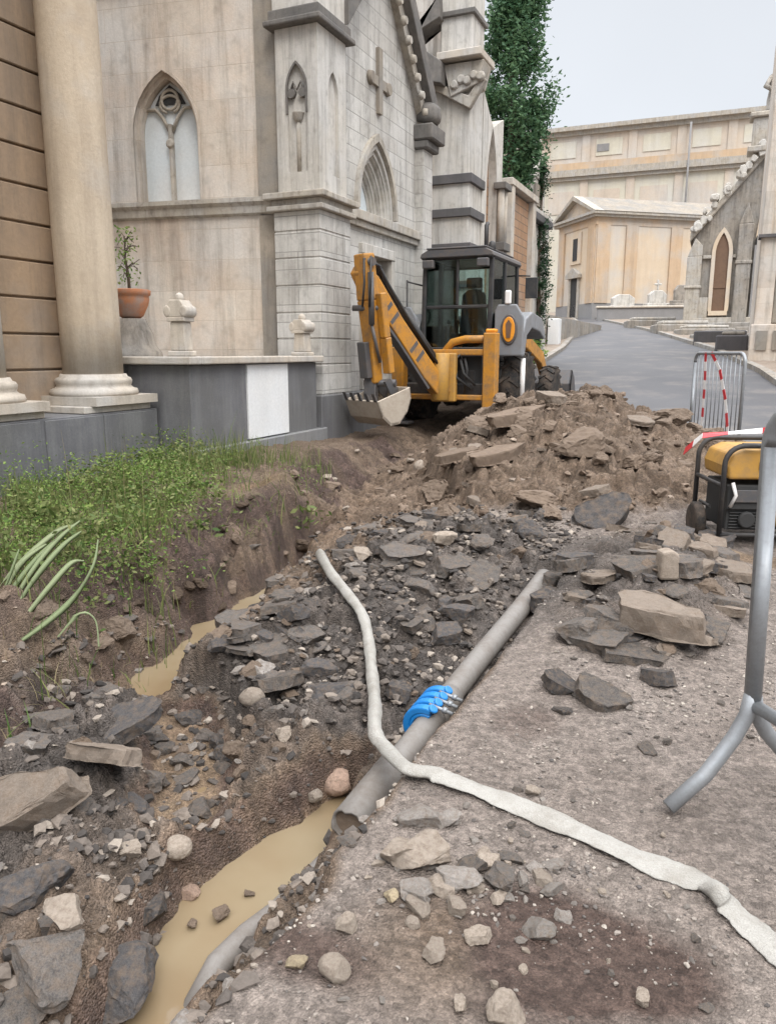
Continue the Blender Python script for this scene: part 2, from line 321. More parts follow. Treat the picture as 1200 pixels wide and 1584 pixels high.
def npmesh(name, V, F, mat, tint=None, smooth=False):
    """large mesh from numpy arrays; F is (n,3) or (n,4)"""
    me = bpy.data.meshes.new(name); nf, k = F.shape
    me.vertices.add(len(V)); me.vertices.foreach_set('co', np.asarray(V, np.float32).ravel())
    me.loops.add(nf*k); me.loops.foreach_set('vertex_index', np.asarray(F, np.int32).ravel())
    me.polygons.add(nf); me.polygons.foreach_set('loop_start', np.arange(0, nf*k, k, dtype=np.int32))
    me.update(calc_edges=True); me.validate()
    me.polygons.foreach_set('use_smooth', np.full(len(me.polygons), smooth))
    if tint is not None:
        a = me.attributes.new('tint', 'FLOAT', 'POINT'); a.data.foreach_set('value', np.asarray(tint, np.float32))
    me.materials.append(M[mat]); return me
def link(name, me, parent=None):
    o = bpy.data.objects.new(name, me); COL.objects.link(o)
    if parent is not None: o.parent = parent; WM[o.name] = WM[parent.name]
    else: WM[o.name] = Matrix()
    return o
def archpts(cx, w, zs, za, n_=8):
    """pointed arch outline from right spring over the apex to left spring: (x, z)"""
    out = []
    h = za-zs; hw = w/2; r = (hw*hw+h*h)/(2*hw)
    for i in range(n_+1):
        a = math.atan2(h, r-hw)*0 ; t = i/n_
        th = t*math.asin(min(1, h/r)); out.append((cx+hw-r+r*math.cos(th), zs+r*math.sin(th)))
    out[-1] = (cx, za)
    return out+[(2*cx-x, z) for x, z in out[-2::-1]]
def archpoly(cx, w, z0_, zs, za, n_=8): return [(cx-w/2, z0_), (cx+w/2, z0_)]+archpts(cx, w, zs, za, n_)
def archring(cx, w, z0_, zs, za, t, n_=8):
    """frame of thickness t round a pointed opening, as quads (outer, inner)"""
    a = [(cx+w/2+t, z0_)]+archpts(cx, w+2*t, zs, za+t*1.4, n_)+[(cx-w/2-t, z0_)]
    b_ = [(cx+w/2, z0_)]+archpts(cx, w, zs, za, n_)+[(cx-w/2, z0_)]
    return a, b_
def ring(mb, a, b_, axis, d0, d1):
    for i in range(len(a)-1): mb.prism([a[i], a[i+1], b_[i+1], b_[i]], axis, d0, d1)
    return mb

# ---------------------------------------------------------------- ground form
def z0(Y): Y = np.asarray(Y, float); return np.where(Y < 11, .028*np.clip(Y, -6, 11), .308+.07*(np.clip(Y, 11, 110)-11))
_p = rng.random((256, 256))
def vnoise(x, y):
    xi = np.floor(x).astype(int); yi = np.floor(y).astype(int); fx = x-xi; fy = y-yi
    fx = fx*fx*(3-2*fx); fy = fy*fy*(3-2*fy); a = lambda i, j: _p[(xi+i) & 255, (yi+j) & 255]
    return (a(0,0)*(1-fx)+a(1,0)*fx)*(1-fy)+(a(0,1)*(1-fx)+a(1,1)*fx)*fy
def fbm(x, y, s, o=4, g=.55):
    r = 0; amp = 1; t = 0
    for k in range(o):
        r = r+amp*(vnoise(x*s+13.7*k, y*s+7.1*k)-.5); t += amp; s *= 2.05; amp *= g
    return r/t*2
_q = rng.random((4, 128, 128))
def cells(X, Y, s):
    """broken-lump relief: each cell a tilted lump with its own height, grooves between; returns height 0..1 and the cell's random"""
    x = X*s+.5*fbm(X, Y, s*.8, 2); y = Y*s+.5*fbm(X+31, Y+17, s*.8, 2); xi = np.floor(x).astype(int); yi = np.floor(y).astype(int)
    d1 = np.full(np.shape(x), 9.); d2 = d1.copy(); rn = np.zeros(np.shape(x)); tl = rn.copy()
    for i in (-1, 0, 1):
        for j in (-1, 0, 1):
            a, b_ = (xi+i) & 127, (yi+j) & 127; ox = x-(xi+i+_q[0][a, b_]); oy = y-(yi+j+_q[1][a, b_]); d = np.hypot(ox, oy)
            t = (ox*np.cos(6.28*_q[3][a, b_])+oy*np.sin(6.28*_q[3][a, b_])); n_ = d < d1
            d2 = np.where(n_, d1, np.minimum(d2, d)); rn = np.where(n_, _q[2][a, b_], rn); tl = np.where(n_, t, tl); d1 = np.where(n_, d, d1)
    g_ = np.clip((d2-d1)/.20, 0, 1); g_ = g_*(2-g_)
    return (.30+.70*g_)*(.25+.75*rn+.45*tl), rn
def sst(a, b_, x): t = np.clip((x-a)/(b_-a), 0, 1); return t*t*(3-2*t)
def pdist(X, Y, pts):
    d = np.full(np.shape(X), 1e9); wd = np.zeros(np.shape(X))
    for (x0, y0, w0), (x1, y1, w1) in zip(pts[:-1], pts[1:]):
        dx, dy = x1-x0, y1-y0; t = np.clip(((X-x0)*dx+(Y-y0)*dy)/(dx*dx+dy*dy), 0, 1)
        q = np.hypot(X-x0-t*dx, Y-y0-t*dy)-(w0+(w1-w0)*t); d = np.minimum(d, q)
    return d
NEAR_POOL = [(-1.16,.8,.07),(-1.21,1.25,.08),(-1.26,1.6,.13),(-1.26,1.82,.15),(-1.22,2.08,.11),(-1.22,2.38,.03)]
FAR_POOL = [(-2.46,2.62,.12),(-2.45,2.95,.14),(-2.58,3.5,.16),(-2.63,3.95,.13),(-2.73,4.5,.08),(-2.86,5.3,.05)]
MID_MUD = [(-1.62,1.95,.10),(-1.78,2.2,.12),(-2.1,2.5,.10)]
NEAR_Z, FAR_Z = -.37, -.285
BANKX = ([-9,0,1,2.1,2.6,3.1,3.7,4.2,4.6,5,5.6,6.5,8,9.5,11,13], [-2.4,-2.4,-2.45,-2.66,-2.78,-2.93,-2.95,-3.18,-3.02,-2.95,-3.25,-3.5,-3.75,-3.9,-4.0,-4.2])
def bank_x(Y): return np.interp(Y, *BANKX)
def edge_x(Y): return np.interp(Y, [-9,1,1.6,2.4,4.2,5,7,10,14], [-.84,-.84,-.82,-.80,-.74,-1.4,-2.6,-3.1,-3.4])
def forms(X, Y):
    """ground height and the region masks"""
    X = np.asarray(X, float); Y = np.asarray(Y, float); base = z0(Y)
    wob = .10*fbm(X, Y, 1.9, 3); bx = bank_x(Y)+wob+.05*fbm(X, Y, 6, 2); ex = edge_x(Y)+.03*fbm(X, Y, 5, 2)
    inT = sst(bx-.10, bx+.30, X)*(1-sst(ex-.10, ex+.02, X))*(1-sst(9.5, 12.0, Y))
    near = 1-sst(2.2, 4.2, Y)
    floor = base-.16-.10*near-.05*sst(5, 7, Y)
    floor = floor + .10*np.exp(-((X+2.15)/.35)**2-((Y-1.5)/.9)**2)                       # rubble shoulder, near left
    floor = floor + .26*np.exp(-((X+1.55)/.55)**2-((Y-4.25)/1.15)**2)                      # broken-asphalt hump
    floor = floor + .08*np.exp(-((X+1.9)/.3)**2-((Y-2.9)/.5)**2)
    top = base + .15*sst(-.2, .9, bx-X)*(1-sst(6.5, 9, Y)) + .10*np.exp(-((X-bx+.18)/.16)**2)*(1-sst(6.5, 8.5, Y))
    out = np.where(X > (bx+ex)/2, base, top)
    z = out*(1-inT)+floor*inT
    # spoil heap
    dx = (X+1.38-(Y-7.8)*-.10)/1.85; dy = (Y-7.9)/np.where(Y < 7.9, 2.7, 2.2)
    d = np.sqrt(dx*dx+dy*dy); heap = .64*(.8*np.clip(1-d, 0, 1)+.2*np.clip(1.25-d, 0, 1.25))
    rough_h = sst(0, .1, heap)
    z = z+heap*(1+.30*fbm(X, Y, 1.7, 3))
    # tarmac rubble spilled to the right of the pipe
    sp = np.exp(-(((X+.30+.12*fbm(X,Y,3,2))/.48)**2+((Y-4.1)/1.05)**2)**1.6)*(X > -1.05); z = z+.09*sp
    pn = pdist(X, Y, NEAR_POOL)+.05*fbm(X, Y, 7, 3); pf = pdist(X, Y, FAR_POOL)+.06*fbm(X, Y, 6, 3); pm = pdist(X, Y, MID_MUD)+.06*fbm(X, Y, 6, 3)
    z = z*sst(-.03, .10, pn)+(NEAR_Z-.06)*(1-sst(-.03, .10, pn))
    z = z*sst(-.03, .12, pf)+(FAR_Z-.06)*(1-sst(-.03, .12, pf))
    z = np.minimum(z, np.where(pm < .15, -.30+.6*np.clip(pm, 0, 1), 9))
    local = 1-sst(13, 17, Y)
    rgh = np.clip(inT+rough_h+.9*sp+(X < bx+.2)*.40, 0, 1)*local
    c1_, r1_ = cells(X, Y, 4.6); c2_, r2_ = cells(X+9, Y, 10.5); c3_, r3_ = cells(X, Y+5, 23.); c4_, r4_ = cells(X+3, Y+2, 44.)
    pd_ = np.clip((np.minimum(np.minimum(pn, pf), pm)+.01)/.14, 0, 1)
    z = z+rgh*pd_*(.06*fbm(X, Y, 4.2, 3)+(.085+.03*rough_h)*np.clip(c1_-.30, -.12, 1)+.046*(c2_-.35)+.028*(c3_-.35)+.012*(c4_-.4)+.015*fbm(X, Y, 14, 3))
    z = z + (1-rgh)*local*(.006*fbm(X, Y, 9, 3)+.0022*(c4_-.4)*sst(.35, .6, r4_))
    tp_ = np.clip((Y-1.93)/2.22, 0, 1); pc_ = np.abs(X-(-.98+.12*tp_)); z = np.where((pc_ < .16) & (Y > 1.8) & (Y < 4.3), np.minimum(z, -.155+.22*tp_-.035+.9*np.clip(pc_-.055, 0, 1)), z)
    tint = np.where(r1_ > .45, .5*r1_+.5*r2_, r2_)*.6+.4*r3_
    z = z-rgh*.03*np.abs(fbm(X+5, Y, 7, 2))
    z = z+.02*local*fbm(X, Y, .8, 2)*(X > -.8)
    wet = 1-sst(0, .16, np.minimum(np.minimum(pn, pf), pm))
    dark = np.clip(1.15*np.exp(-((X+1.35)/.62)**4-((Y-3.7)/1.15)**4)+.8*sp+.75*np.exp(-((X+2.2)/.45)**2-((Y-1.6)/1.0)**2), 0, 1)
    dark = np.clip(dark+.35*inT*near, 0, 1)*(1-rough_h)
    sand = np.clip(sst(ex-.02, ex+.06, X), 0, 1)*(1-rough_h)*(1-.85*sp)
    sand = sand*(1-.65*np.exp(-((X+.50)/.28)**2-((Y-1.35)/.32)**2))
    ochre = .7*np.clip(sst(bx-.15, bx+.05, X)*(1-sst(bx+.45, bx+.9, X))*sst(1.5, 3.5, Y)*(1-sst(9, 11, Y)), 0, 1)*.62
    ochre = np.maximum(ochre, .75*np.exp(-((X+3.35)/.22)**2-((Y-5.1)/.3)**2))
    jx = X+.10*fbm(X, Y, 4, 3); jy = Y+.10*fbm(X+7, Y, 4, 3)
    dm = 1.15*np.exp(-(((jx+.20)/.27)**2+((jy-1.46)/.20)**2)**2) + .6*np.exp(-(((X+.54)/.14)**2+((Y-2.40)/.16)**2)**2)+.8*np.exp(-(((X+.75)/.2)**2+((Y-1.25)/.1)**2)**2)
    z = z-.012*np.clip(dm, 0, 1)*(Y < 3)
    bankf = sst(bx-.28, bx-.02, X)*(1-sst(bx+.22, bx+.50, X))*sst(1.2, 2, Y)*(1-sst(8, 10, Y))
    z = z+bankf*(.11*np.maximum(0, fbm(X, Y, 5.5, 4, .65))+.05*fbm(X, Y, 15, 3))
    dm = np.maximum(dm, bankf*np.clip(.75+1.6*fbm(X+4, Y, 3.0, 3), 0, 1)); ochre = ochre*(1-.6*bankf)
    tint = rgh*tint+(1-rgh)*(.5+.35*(r4_-.5))
    pmin = np.minimum(np.minimum(pn, pf), pm); dm = np.maximum(dm, .75*sst(-.02, .03, pmin)*(1-sst(.05, .11, pmin)))
    wet = np.maximum(wet, .8*np.exp(-(((jx-.22)/.36)**2+((jy-4.72)/.20)**2)**2))
    return z, dict(tint=tint, mud=wet, dark=dark, sand=sand, ochre=ochre, damp=np.clip(dm, 0, 1))
def H(x, y): return float(forms(np.array([x]), np.array([y]))[0][0])
def span(*segs):
    out = []
    for a, b_, st in segs: out += list(np.arange(a, b_-1e-9, st))
    return np.array(out+[segs[-1][1]])
gx = span((-300,-60,40),(-60,-14,5),(-14,-6,.5),(-6,-4.2,.10),(-4.2,-3.2,.03),(-3.2,-.7,.0125),(-.7,.1,.02),(.1,1.4,.035),(1.4,4,.15),(4,20,2),(20,60,10),(60,300,40))
gy = span((-40,-4,6),(-4,.3,.3),(.3,.85,.05),(.85,3.2,.0125),(3.2,6,.018),(6,10,.032),(10,17,.12),(17,40,1),(40,120,4),(120,420,50))
GX, GY = np.meshgrid(gx, gy); GZ, masks = forms(GX, GY)
nx_, ny_ = len(gx), len(gy); idx = np.arange(nx_*ny_).reshape(ny_, nx_)
GF = np.stack([idx[:-1,:-1], idx[:-1,1:], idx[1:,1:], idx[1:,:-1]], -1).reshape(-1, 4)
me = npmesh('ground', np.stack([GX, GY, GZ], -1).reshape(-1, 3), GF, 'earth', smooth=True)
for k, v in masks.items():
    a = me.attributes.new(k, 'FLOAT', 'POINT'); a.data.foreach_set('value', v.astype(np.float32).ravel())
tag(link('ground', me), kind='structure')
def hit(px, py, lift=0, extra=None):
    """where the sight line through a photo pixel (1200 x 1584) meets the ground"""
    a = (px-600)/FPX; dv = (792-py)/FPX; c_, s_ = math.cos(PITCH), math.sin(PITCH); sA, cA = math.sin(YAW), math.cos(YAW)
    y = c_+dv*s_; d = np.array([a*cA-y*sA, a*sA+y*cA, -s_+dv*c_])
    t = np.concatenate([np.arange(.6, 8, .01), np.arange(8, 40, .05)]); P = d[None]*t[:, None]
    g_ = forms(P[:, 0], P[:, 1])[0]
    if extra is not None: g_ = np.maximum(g_, extra(P[:, 0], P[:, 1]))
    k = np.argmax(CAM_H+P[:, 2] <= g_+lift)
    return float(P[k, 0]), float(P[k, 1]), float(CAM_H+P[k, 2])
def pool(name, path, zz, grow):
    vs = []; fs = []
    for i, (x, y, w_) in enumerate(path):
        a = path[max(i-1, 0)]; b_ = path[min(i+1, len(path)-1)]; d = Vector((b_[0]-a[0], b_[1]-a[1])).normalized()
        for s_ in (-1, 1): vs.append((x+d.y*s_*-(w_+grow)*-1, y-d.x*s_*(w_+grow), zz))
    for i in range(len(path)-1): fs.append((2*i, 2*i+1, 2*i+3, 2*i+2))
    mb = MB(); mb.add(vs, fs); return tag(mb.build(name, 'water'), kind='structure')
pool('water', NEAR_POOL, NEAR_Z, .16); pool('water', FAR_POOL, FAR_Z, .16); pool('water', [(-1.55,1.85,.1)]+MID_MUD+[(-2.3,2.6,.1)], -.325, .08)

# road sheet
LE = [(-1.2,7.5),(-1.9,10),(-2.9,13),(-4.0,16),(-4.5,18.6),(-5.2,26),(-6.9,38.1),(-9.4,52),(-12.7,66.7),(-17,80)]
RE = [(2.6,7.5),(1.6,10.5),(1.1,13.5),(.85,16),(.6,18.6),(-.55,25.5),(-3.2,37),(-7.1,51),(-11.4,66),(-15,80)]
def lerp_path(P, t):
    k = min(int(t), len(P)-2); f_ = t-k; return [P[k][i]*(1-f_)+P[k+1][i]*f_ for i in (0, 1)]
vs = []; fs = []; nr, nc = 91, 12
for i in range(nr):
    a = lerp_path(LE, i/(nr-1)*(len(LE)-1)); b_ = lerp_path(RE, i/(nr-1)*(len(RE)-1))
    for j in range(nc+1):
        x = a[0]+(b_[0]-a[0])*j/nc; y = a[1]+(b_[1]-a[1])*j/nc
        vs.append((x, y, float(z0(y))+.028+.03*math.sin(math.pi*j/nc)-(.07 if i == 0 else 0)))
for i in range(nr-1):
    for j in range(nc): k = i*(nc+1)+j; fs.append((k, k+1, k+nc+2, k+nc+1))
mb = MB(); mb.add(vs, fs, True); tag(mb.build('road', 'road'), kind='structure')

# ---------------------------------------------------------------- columned mausoleum on the left
ms_ = empty('mausoleum', (-5.4, 4.2, 0), 'tan banded mausoleum with two pale columns on a dark stone plinth', 'mausoleum')
mb = MB()
JH = .295; zt = .86
while zt < 7.4:                                   # rusticated courses with sunk joints, each a block of the wall
    mb.box(-7.6, -5.36, -1.0, 5.48, zt+.009, min(zt+JH-.009, 7.4)); zt += JH
mb.box(-7.58, -5.40, -.98, 5.44, .8, 7.3)
mb.build('wall', 'tan', ms_, True, .008)
mb = MB(); mb.box(-7.7, -4.78, -1.5, 5.66, -.15, .80); pl = mb.build('plinth', 'basalt', ms_, True, .006)
mb = MB()
for y in (2.1, 3.0, 3.72, 4.36, 4.98): mb.box(-4.785, -4.768, y+.006, y+.60, -.1, .785)
mb.build('facing_slab', 'basalt', pl, True, .004)
mb = MB()
for y0_, y1_ in ((2.3, 4.40), (4.80, 5.60)): mb.box(-5.5, -4.80, y0_, y1_, .803, .86)
mb.box(-7.4, -5.38, -1, 5.5, .803, .855)
mb.build('coping', 'base', ms_, True, .006)
for cy in (4.03, 5.26):
    cx = -5.12
    mb = MB(); mb.lathe([(.252,0),(.250,.5),(.243,2.4),(.233,4.4),(.22,6.4)], (cx, cy, 1.09), 32)
    cl = mb.build('column', 'col', ms_, True)
    mb = MB(); mb.box(cx-.375, cx+.375, cy-.375, cy+.375, .862, .935)
    mb.lathe([(.365,0),(.372,.02),(.362,.05),(.325,.062),(.31,.08),(.318,.10),(.322,.125),(.31,.145),(.285,.155),(.275,.18)], (cx, cy, .936), 32)
    mb.build('column_base', 'base', cl, True)
mb = MB(); mb.box(-7.7, -4.7, -1.2, 5.75, 7.402, 8.3); mb.build('entablature', 'col', ms_, True)

# ---------------------------------------------------------------- dark stone terrace wall
tw = empty('terrace_wall', (-4.7, 6.9, .2), 'low dark basalt terrace wall with pale coping and one white marble panel', 'terrace wall')
mb = MB(); mb.box(-6.9, -4.46, 5.74, 8.06, -.1, 1.19); bd = mb.build('body', 'basalt', tw, True)
mb = MB()
for y0_, y1_ in ((5.745, 6.60), (7.40, 8.05)): mb.box(-4.47, -4.435, y0_, y1_, .40, 1.186)
for x0_, x1_ in ((-5.15, -4.44), (-5.9, -5.16), (-6.7, -5.91)): mb.box(x0_, x1_, 5.715, 5.75, .2, 1.186)
mb.build('facing_slab', 'basalt', tw, True, .004)
mb = MB(); mb.box(-4.47, -4.418, 6.61, 7.39, .43, 1.180); tag(mb.build('panel', 'white', tw, True, .006), 'plain white marble panel')
mb = MB(); mb.box(-4.6, -4.37, 5.66, 8.2, -.1, .418); mb.build('footing', 'basaltL', tw, True, .008)
mb = MB(); mb.box(-7.0, -4.36, 5.63, 5.80, 1.192, 1.262); mb.box(-4.62, -4.36, 5.802, 8.12, 1.192, 1.262); mb.box(-7.0, -4.622, 5.802, 8.0, 1.15, 1.20)
mb.build('coping', 'base', tw, True, .012, 2)
def baluster(x, y, z, h, lab, k):
    o = empty('stone_finial', (x, y, z), lab, 'finial', .12*k)
    mb = MB(); mb.box(-.12,.12,-.12,.12,0,h*.10); mb.prism([(-.10,h*.10),(.10,h*.10),(.085,h*.62),(-.085,h*.62)], 'y', -.085, .085); sh_ = mb.build('shaft', 'base', o, bevel=.01); sh_.scale = (.8, .8, 1)
    mb = MB(); mb.box(-.125,.125,-.115,.115,h*.62,h*.70); mb.prism([(-.13,h*.70),(.13,h*.70),(.14,h*.86),(.07,h),(-.07,h),(-.14,h*.86)], 'y', -.11, .11); mb.lathe([(.05,0),(.06,.02),(.05,.05),(.02,.07)], (0,0,h*.99), 10)
    for s_ in (-1, 1): mb.lathe([(.04,-.12),(.055,-.11),(.055,.11),(.04,.12)], (s_*.115, 0, h*.80), 10, 'y')
    hd_ = mb.build('carved_head', 'base', o, bevel=.006); hd_.scale = (.72, .8, 1)
baluster(-4.62, 5.86, 1.263, .50, 'short carved pale post on the near corner of the dark terrace wall', 1)
baluster(-4.50, 7.86, 1.263, .40, 'small tan carved post on the coping beyond the white panel', -1)

# potted plant on a rough stone pedestal behind the terrace wall
pt = empty('rock_pedestal', (-5.95, 6.72, 1.20), 'rough pinkish rock pedestal under the terracotta pot', 'pedestal')
mb = MB()
mb.lathe([(.32,0),(.30,.10),(.24,.18),(.22,.30),(.17,.40),(.15,.455)], (0,0,0), 9); mb.build('rock_base', 'rock_grey' if False else 'greystone', pt)
mb = MB(); mb.box(-.38,.38,-.35,.35,.001,.05); mb.build('slab', 'base', pt, bevel=.01)
po = empty('terracotta_pot', (-5.95, 6.72, 1.656), 'orange terracotta pot holding a bare spindly plant beside the near column', 'flower pot')
mb = MB(); mb.lathe([(.09,0),(.13,.03),(.185,.14),(.20,.20),(.195,.235),(.215,.245),(.22,.29),(.20,.30),(.18,.27),(.17,.25)], (0,0,0), 24); mb.build('pot', 'terracotta', po)
mb = MB(); mb.lathe([(.175,0),(.1,.01),(.02,.012)], (0,0,.245), 16); mb.build('soil', 'twig', po)
mb = MB(); rr_ = random.Random(3)
mb.tube([(0,0,.24),(-.01,.01,.45),(-.03,.0,.62),(-.02,0,.85)], .014, 6, True, [.018,.015,.012,.006])
for k in range(26):
    h = rr_.uniform(.38,.85); a = rr_.uniform(0,6.28); q = rr_.uniform(.06,.16)
    mb.tube([(-.02,0,h),(-.02+q*.5*math.cos(a),q*.5*math.sin(a),h+.05),(-.02+q*math.cos(a),q*math.sin(a),h+rr_.uniform(-.03,.1))], .004, 4)
st_ = mb.build('stem', 'twig', po)
V = []; F = []; T = []
for k in range(150):
    h = rr_.uniform(.35,.95); a = rr_.uniform(0,6.28); q = rr_.uniform(.02,.15); c_ = Vector((-.02+q*math.cos(a), q*math.sin(a), h)); u = Vector((rr_.uniform(-1,1),rr_.uniform(-1,1),rr_.uniform(-1,1))).normalized()*.022; w_ = u.orthogonal().normalized()*.010
    o_ = len(V); V += [c_-u, c_+w_, c_+u, c_-w_]; F.append((o_,o_+1,o_+2,o_+3)); T += [rr_.random()]*4
link('leaves', npmesh('leaves', np.array([tuple(p) for p in V]), np.array(F), 'weed', T), po)

# ---------------------------------------------------------------- gothic chapel with the grey marble front
ch = empty('gothic_chapel', (-5.2, 9.6, .25), 'weathered gothic chapel with pointed window, corner pier and grey marble front', 'chapel')
# side wall, turned a little towards the street
SR = Vector((-5.03, 8.36)); SD = Vector((-.985, -.175))
def side(mb): mb.T = Matrix.Translation((SR.x, SR.y, 0)) @ Matrix(((SD.x, -SD.y, 0, 0), (SD.y, SD.x, 0, 0), (0, 0, 1, 0), (0, 0, 0, 1))); return mb
# in the side frame: x runs left along the wall, y points to the camera-side (+y = outwards), z up
def sp(px, py): # (unused marker)
    pass
wx0, wx1 = 1.01, 1.91; wc = (wx0+wx1)/2; ww = .86
ao, ai = archring(wc, ww, 3.10, 3.88, 4.58, .0)
mb = side(MB())
T_ = .5
arch = archpts(wc, ww, 3.88, 4.58)
# wall in panels round the opening
mb.box(-.2, wc-ww/2, -T_, 0, .1, 3.10); mb.box(wc-ww/2, wc+ww/2, -T_, 0, .1, 3.10); mb.box(wc+ww/2, 4.2, -T_, 0, .1, 3.10)
mb.box(-.2, wc-ww/2, -T_, 0, 3.10, 3.88); mb.box(wc+ww/2, 4.2, -T_, 0, 3.10, 3.88)
half = len(arch)//2
mb.prism([(wc+ww/2, 3.88), (4.2, 3.88), (4.2, 4.58), (wc, 4.58)]+arch[half-1:0:-1], 'y', -T_, 0)
mb.prism([(-.2, 3.88), (wc-ww/2, 3.88)]+arch[-2:half:-1]+[(wc, 4.58), (-.2, 4.58)], 'y', -T_, 0)
mb.box(-.2, 4.2, -T_, 0, 4.58, 8)
mb.build('side_wall', 'cream', ch, True)
mb = side(MB()); a_, b_ = archring(wc, ww-.10, 3.10, 3.88, 4.52, .05); ring(mb, a_, b_, 'y', -.24, -.08)
a_, b_ = archring(wc, ww, 3.10, 3.88, 4.58, .03); ring(mb, a_, b_, 'y', -.02, .014)
win = mb.build('window', 'cream', ch, True)
mb = side(MB()); mb.prism(archpoly(wc, ww-.10, 3.10, 3.88, 4.5), 'y', -.22, -.18); mb.build('pane', 'pane', win, True)
mb = side(MB()); mb.box(wc-.022, wc+.022, -.175, -.11, 3.10, 4.02)
for s_ in (-1, 1):
    q = [(wc+s_*.022, 3.95), (wc+s_*.10, 4.10), (wc+s_*.19, 4.20), (wc+s_*.33, 4.20)]
    mb.tube([(x, -.15, z) for x, z in q], .022, 6); mb.tube([(wc+s_*.13*math.cos(t)+s_*.0, -.15, 4.25+.10*math.sin(t)) for t in np.linspace(-1.2, 3.1, 10)], .018, 6)
mb.tube([(wc+.11*math.cos(t), -.15, 4.30+.11*math.sin(t)) for t in np.linspace(0, 6.28, 17)], .02, 6, False)
mb.lathe([(.035,-.02),(.06,0),(.035,.02)], (wc, -.11, 3.80), 12, 'y')
mb.build('tracery', 'trim', win, True)
mb = side(MB()); mb.prism([(wc-.2, 4.25), (wc+.2, 4.25), (wc+.14, 4.36), (wc, 4.47), (wc-.14, 4.36)], 'y', -.176, -.16); tag(mb.build('dark_head', 'void', win, True), 'dark head of the pointed window')  # dark panel across the arch head, just in front of the pane
def profile_side(name, mat, z, h, out):
    mb = side(MB()); mb.prism([(-.01, z), (out*.5, z+h*.15), (out*.6, z+h*.55), (out, z+h*.75), (out, z+h), (-.01, z+h)], 'x', -.15, 4.2); return mb.build(name, mat, ch, True)
profile_side('string_course', 'trim', 2.90, .20, .10)
mb = side(MB()); mb.box(-.02, .27, .0, .03, .3, 2.898); mb.box(-.02, .27, .0, .03, 3.102, 6.5); mb.build('stained_pilaster', 'creamdark', ch, True)
mb = side(MB()); mb.box(-.1, 4.2, -.1, .12, 4.862+.7, 5.72); mb.build('parapet', 'blackcrust', ch, True)
mb = side(MB()); mb.box(-.1, 4.2, -.05, .05, .1, .85); mb.build('base_course', 'creamdark', ch, True)
# corner pier
mb = MB()
z_ = .80
for h_ in (.36, .30, .30, .31, .31, .30):
    mb.box(-5.04, -4.43, 8.20, 8.98, z_+.008, z_+h_-.008); z_ += h_
mb.box(-5.03, -4.44, 8.21, 8.98, .7, 2.75); mb.box(-5.04, -4.43, 8.20, 8.98, 2.69, 2.90)
pier = mb.build('pier', 'marble', ch, True, .006)
def blind(mb, y0_, y1_, frame=.02): pass
# upper stage with a blind trefoil lancet on two faces: built as frame strips round recessed panels
mb = MB(); x0_, x1_, ya, yb = -4.99, -4.45, 8.24, 8.94; zb, zc = 3.102, 4.84
mb.box(x0_+.04, x1_-.04, ya+.04, yb-.04, zb, zc)                                        # core (recess depth 4 cm)
cxp = (x0_+x1_)/2; nw = .25; a1 = archpts(cxp, nw, 4.20, 4.47); hf = len(a1)//2
mb.box(x0_, cxp-nw/2, ya, ya+.042, zb, 4.20); mb.box(cxp+nw/2, x1_, ya, ya+.042, zb, 4.20); mb.box(cxp-nw/2, cxp+nw/2, ya, ya+.042, zb, 3.33)
mb.prism([(cxp+nw/2, 4.20), (x1_, 4.20), (x1_, 4.47), (cxp, 4.47)]+a1[hf-1:0:-1], 'y', ya, ya+.042); mb.prism([(x0_, 4.20), (cxp-nw/2, 4.20)]+a1[-2:hf:-1]+[(cxp, 4.47), (x0_, 4.47)], 'y', ya, ya+.042)
mb.box(x0_, x1_, ya, ya+.042, 4.47, zc)
cyp = (ya+yb)/2+.02; a2 = archpts(cyp, .26, 4.20, 4.45); hf = len(a2)//2
mb.box(x1_-.042, x1_, ya+.043, cyp-.13, zb, 4.20); mb.box(x1_-.042, x1_, cyp+.13, yb, zb, 4.20); mb.box(x1_-.042, x1_, cyp-.13, cyp+.13, zb, 3.33)
mb.prism([(cyp+.13, 4.20), (yb, 4.20), (yb, 4.45), (cyp, 4.45)]+a2[hf-1:0:-1], 'x', x1_-.042, x1_); mb.prism([(ya+.043, 4.20), (cyp-.13, 4.20)]+a2[-2:hf:-1]+[(cyp, 4.45), (ya+.043, 4.45)], 'x', x1_-.042, x1_)
mb.box(x1_-.042, x1_, ya+.043, yb, 4.45, zc)
up_ = mb.build('pier_upper_stage', 'marbleplain', ch, True)
mb = MB(); a_, b_ = archring(cxp, nw-.02, 3.95, 4.20, 4.46, .022); ring(mb, a_, b_, 'y', ya-.018, ya+.006)
for s_ in (-1, 1): mb.lathe([(.05,-.015),(.05,.03)], (cxp+s_*.075, ya+.02, 4.16), 10, 'y')
mb.tube([(cxp-.09, ya+.015, 4.18), (cxp-.05, ya+.01, 4.28), (cxp, ya+.01, 4.20), (cxp+.05, ya+.01, 4.28), (cxp+.09, ya+.015, 4.18)], .014, 6)
tag(mb.build('niche_tracery', 'blackcrust', up_, True), 'soot-blackened trefoil head of the blind niche')
mb = MB(); mb.lathe([(.03,0),(.055,.03),(.07,.09),(.075,.10)], (cxp, ya+.03, 3.86), 10); mb.tube([(cxp, ya+.03, 3.33), (cxp, ya+.03, 3.86)], .026, 8); mb.build('colonnette', 'trim', up_, True)
mb = MB()
mb.box(-5.10, -4.36, 8.13, 9.02, 2.902, 2.96); mb.box(-5.06, -4.40, 8.17, 9.0, 2.96, 3.03); mb.box(-5.13, -4.33, 8.10, 9.05, 3.03, 3.10)
mb.build('pier_band', 'trim', ch, True, .012, 2)
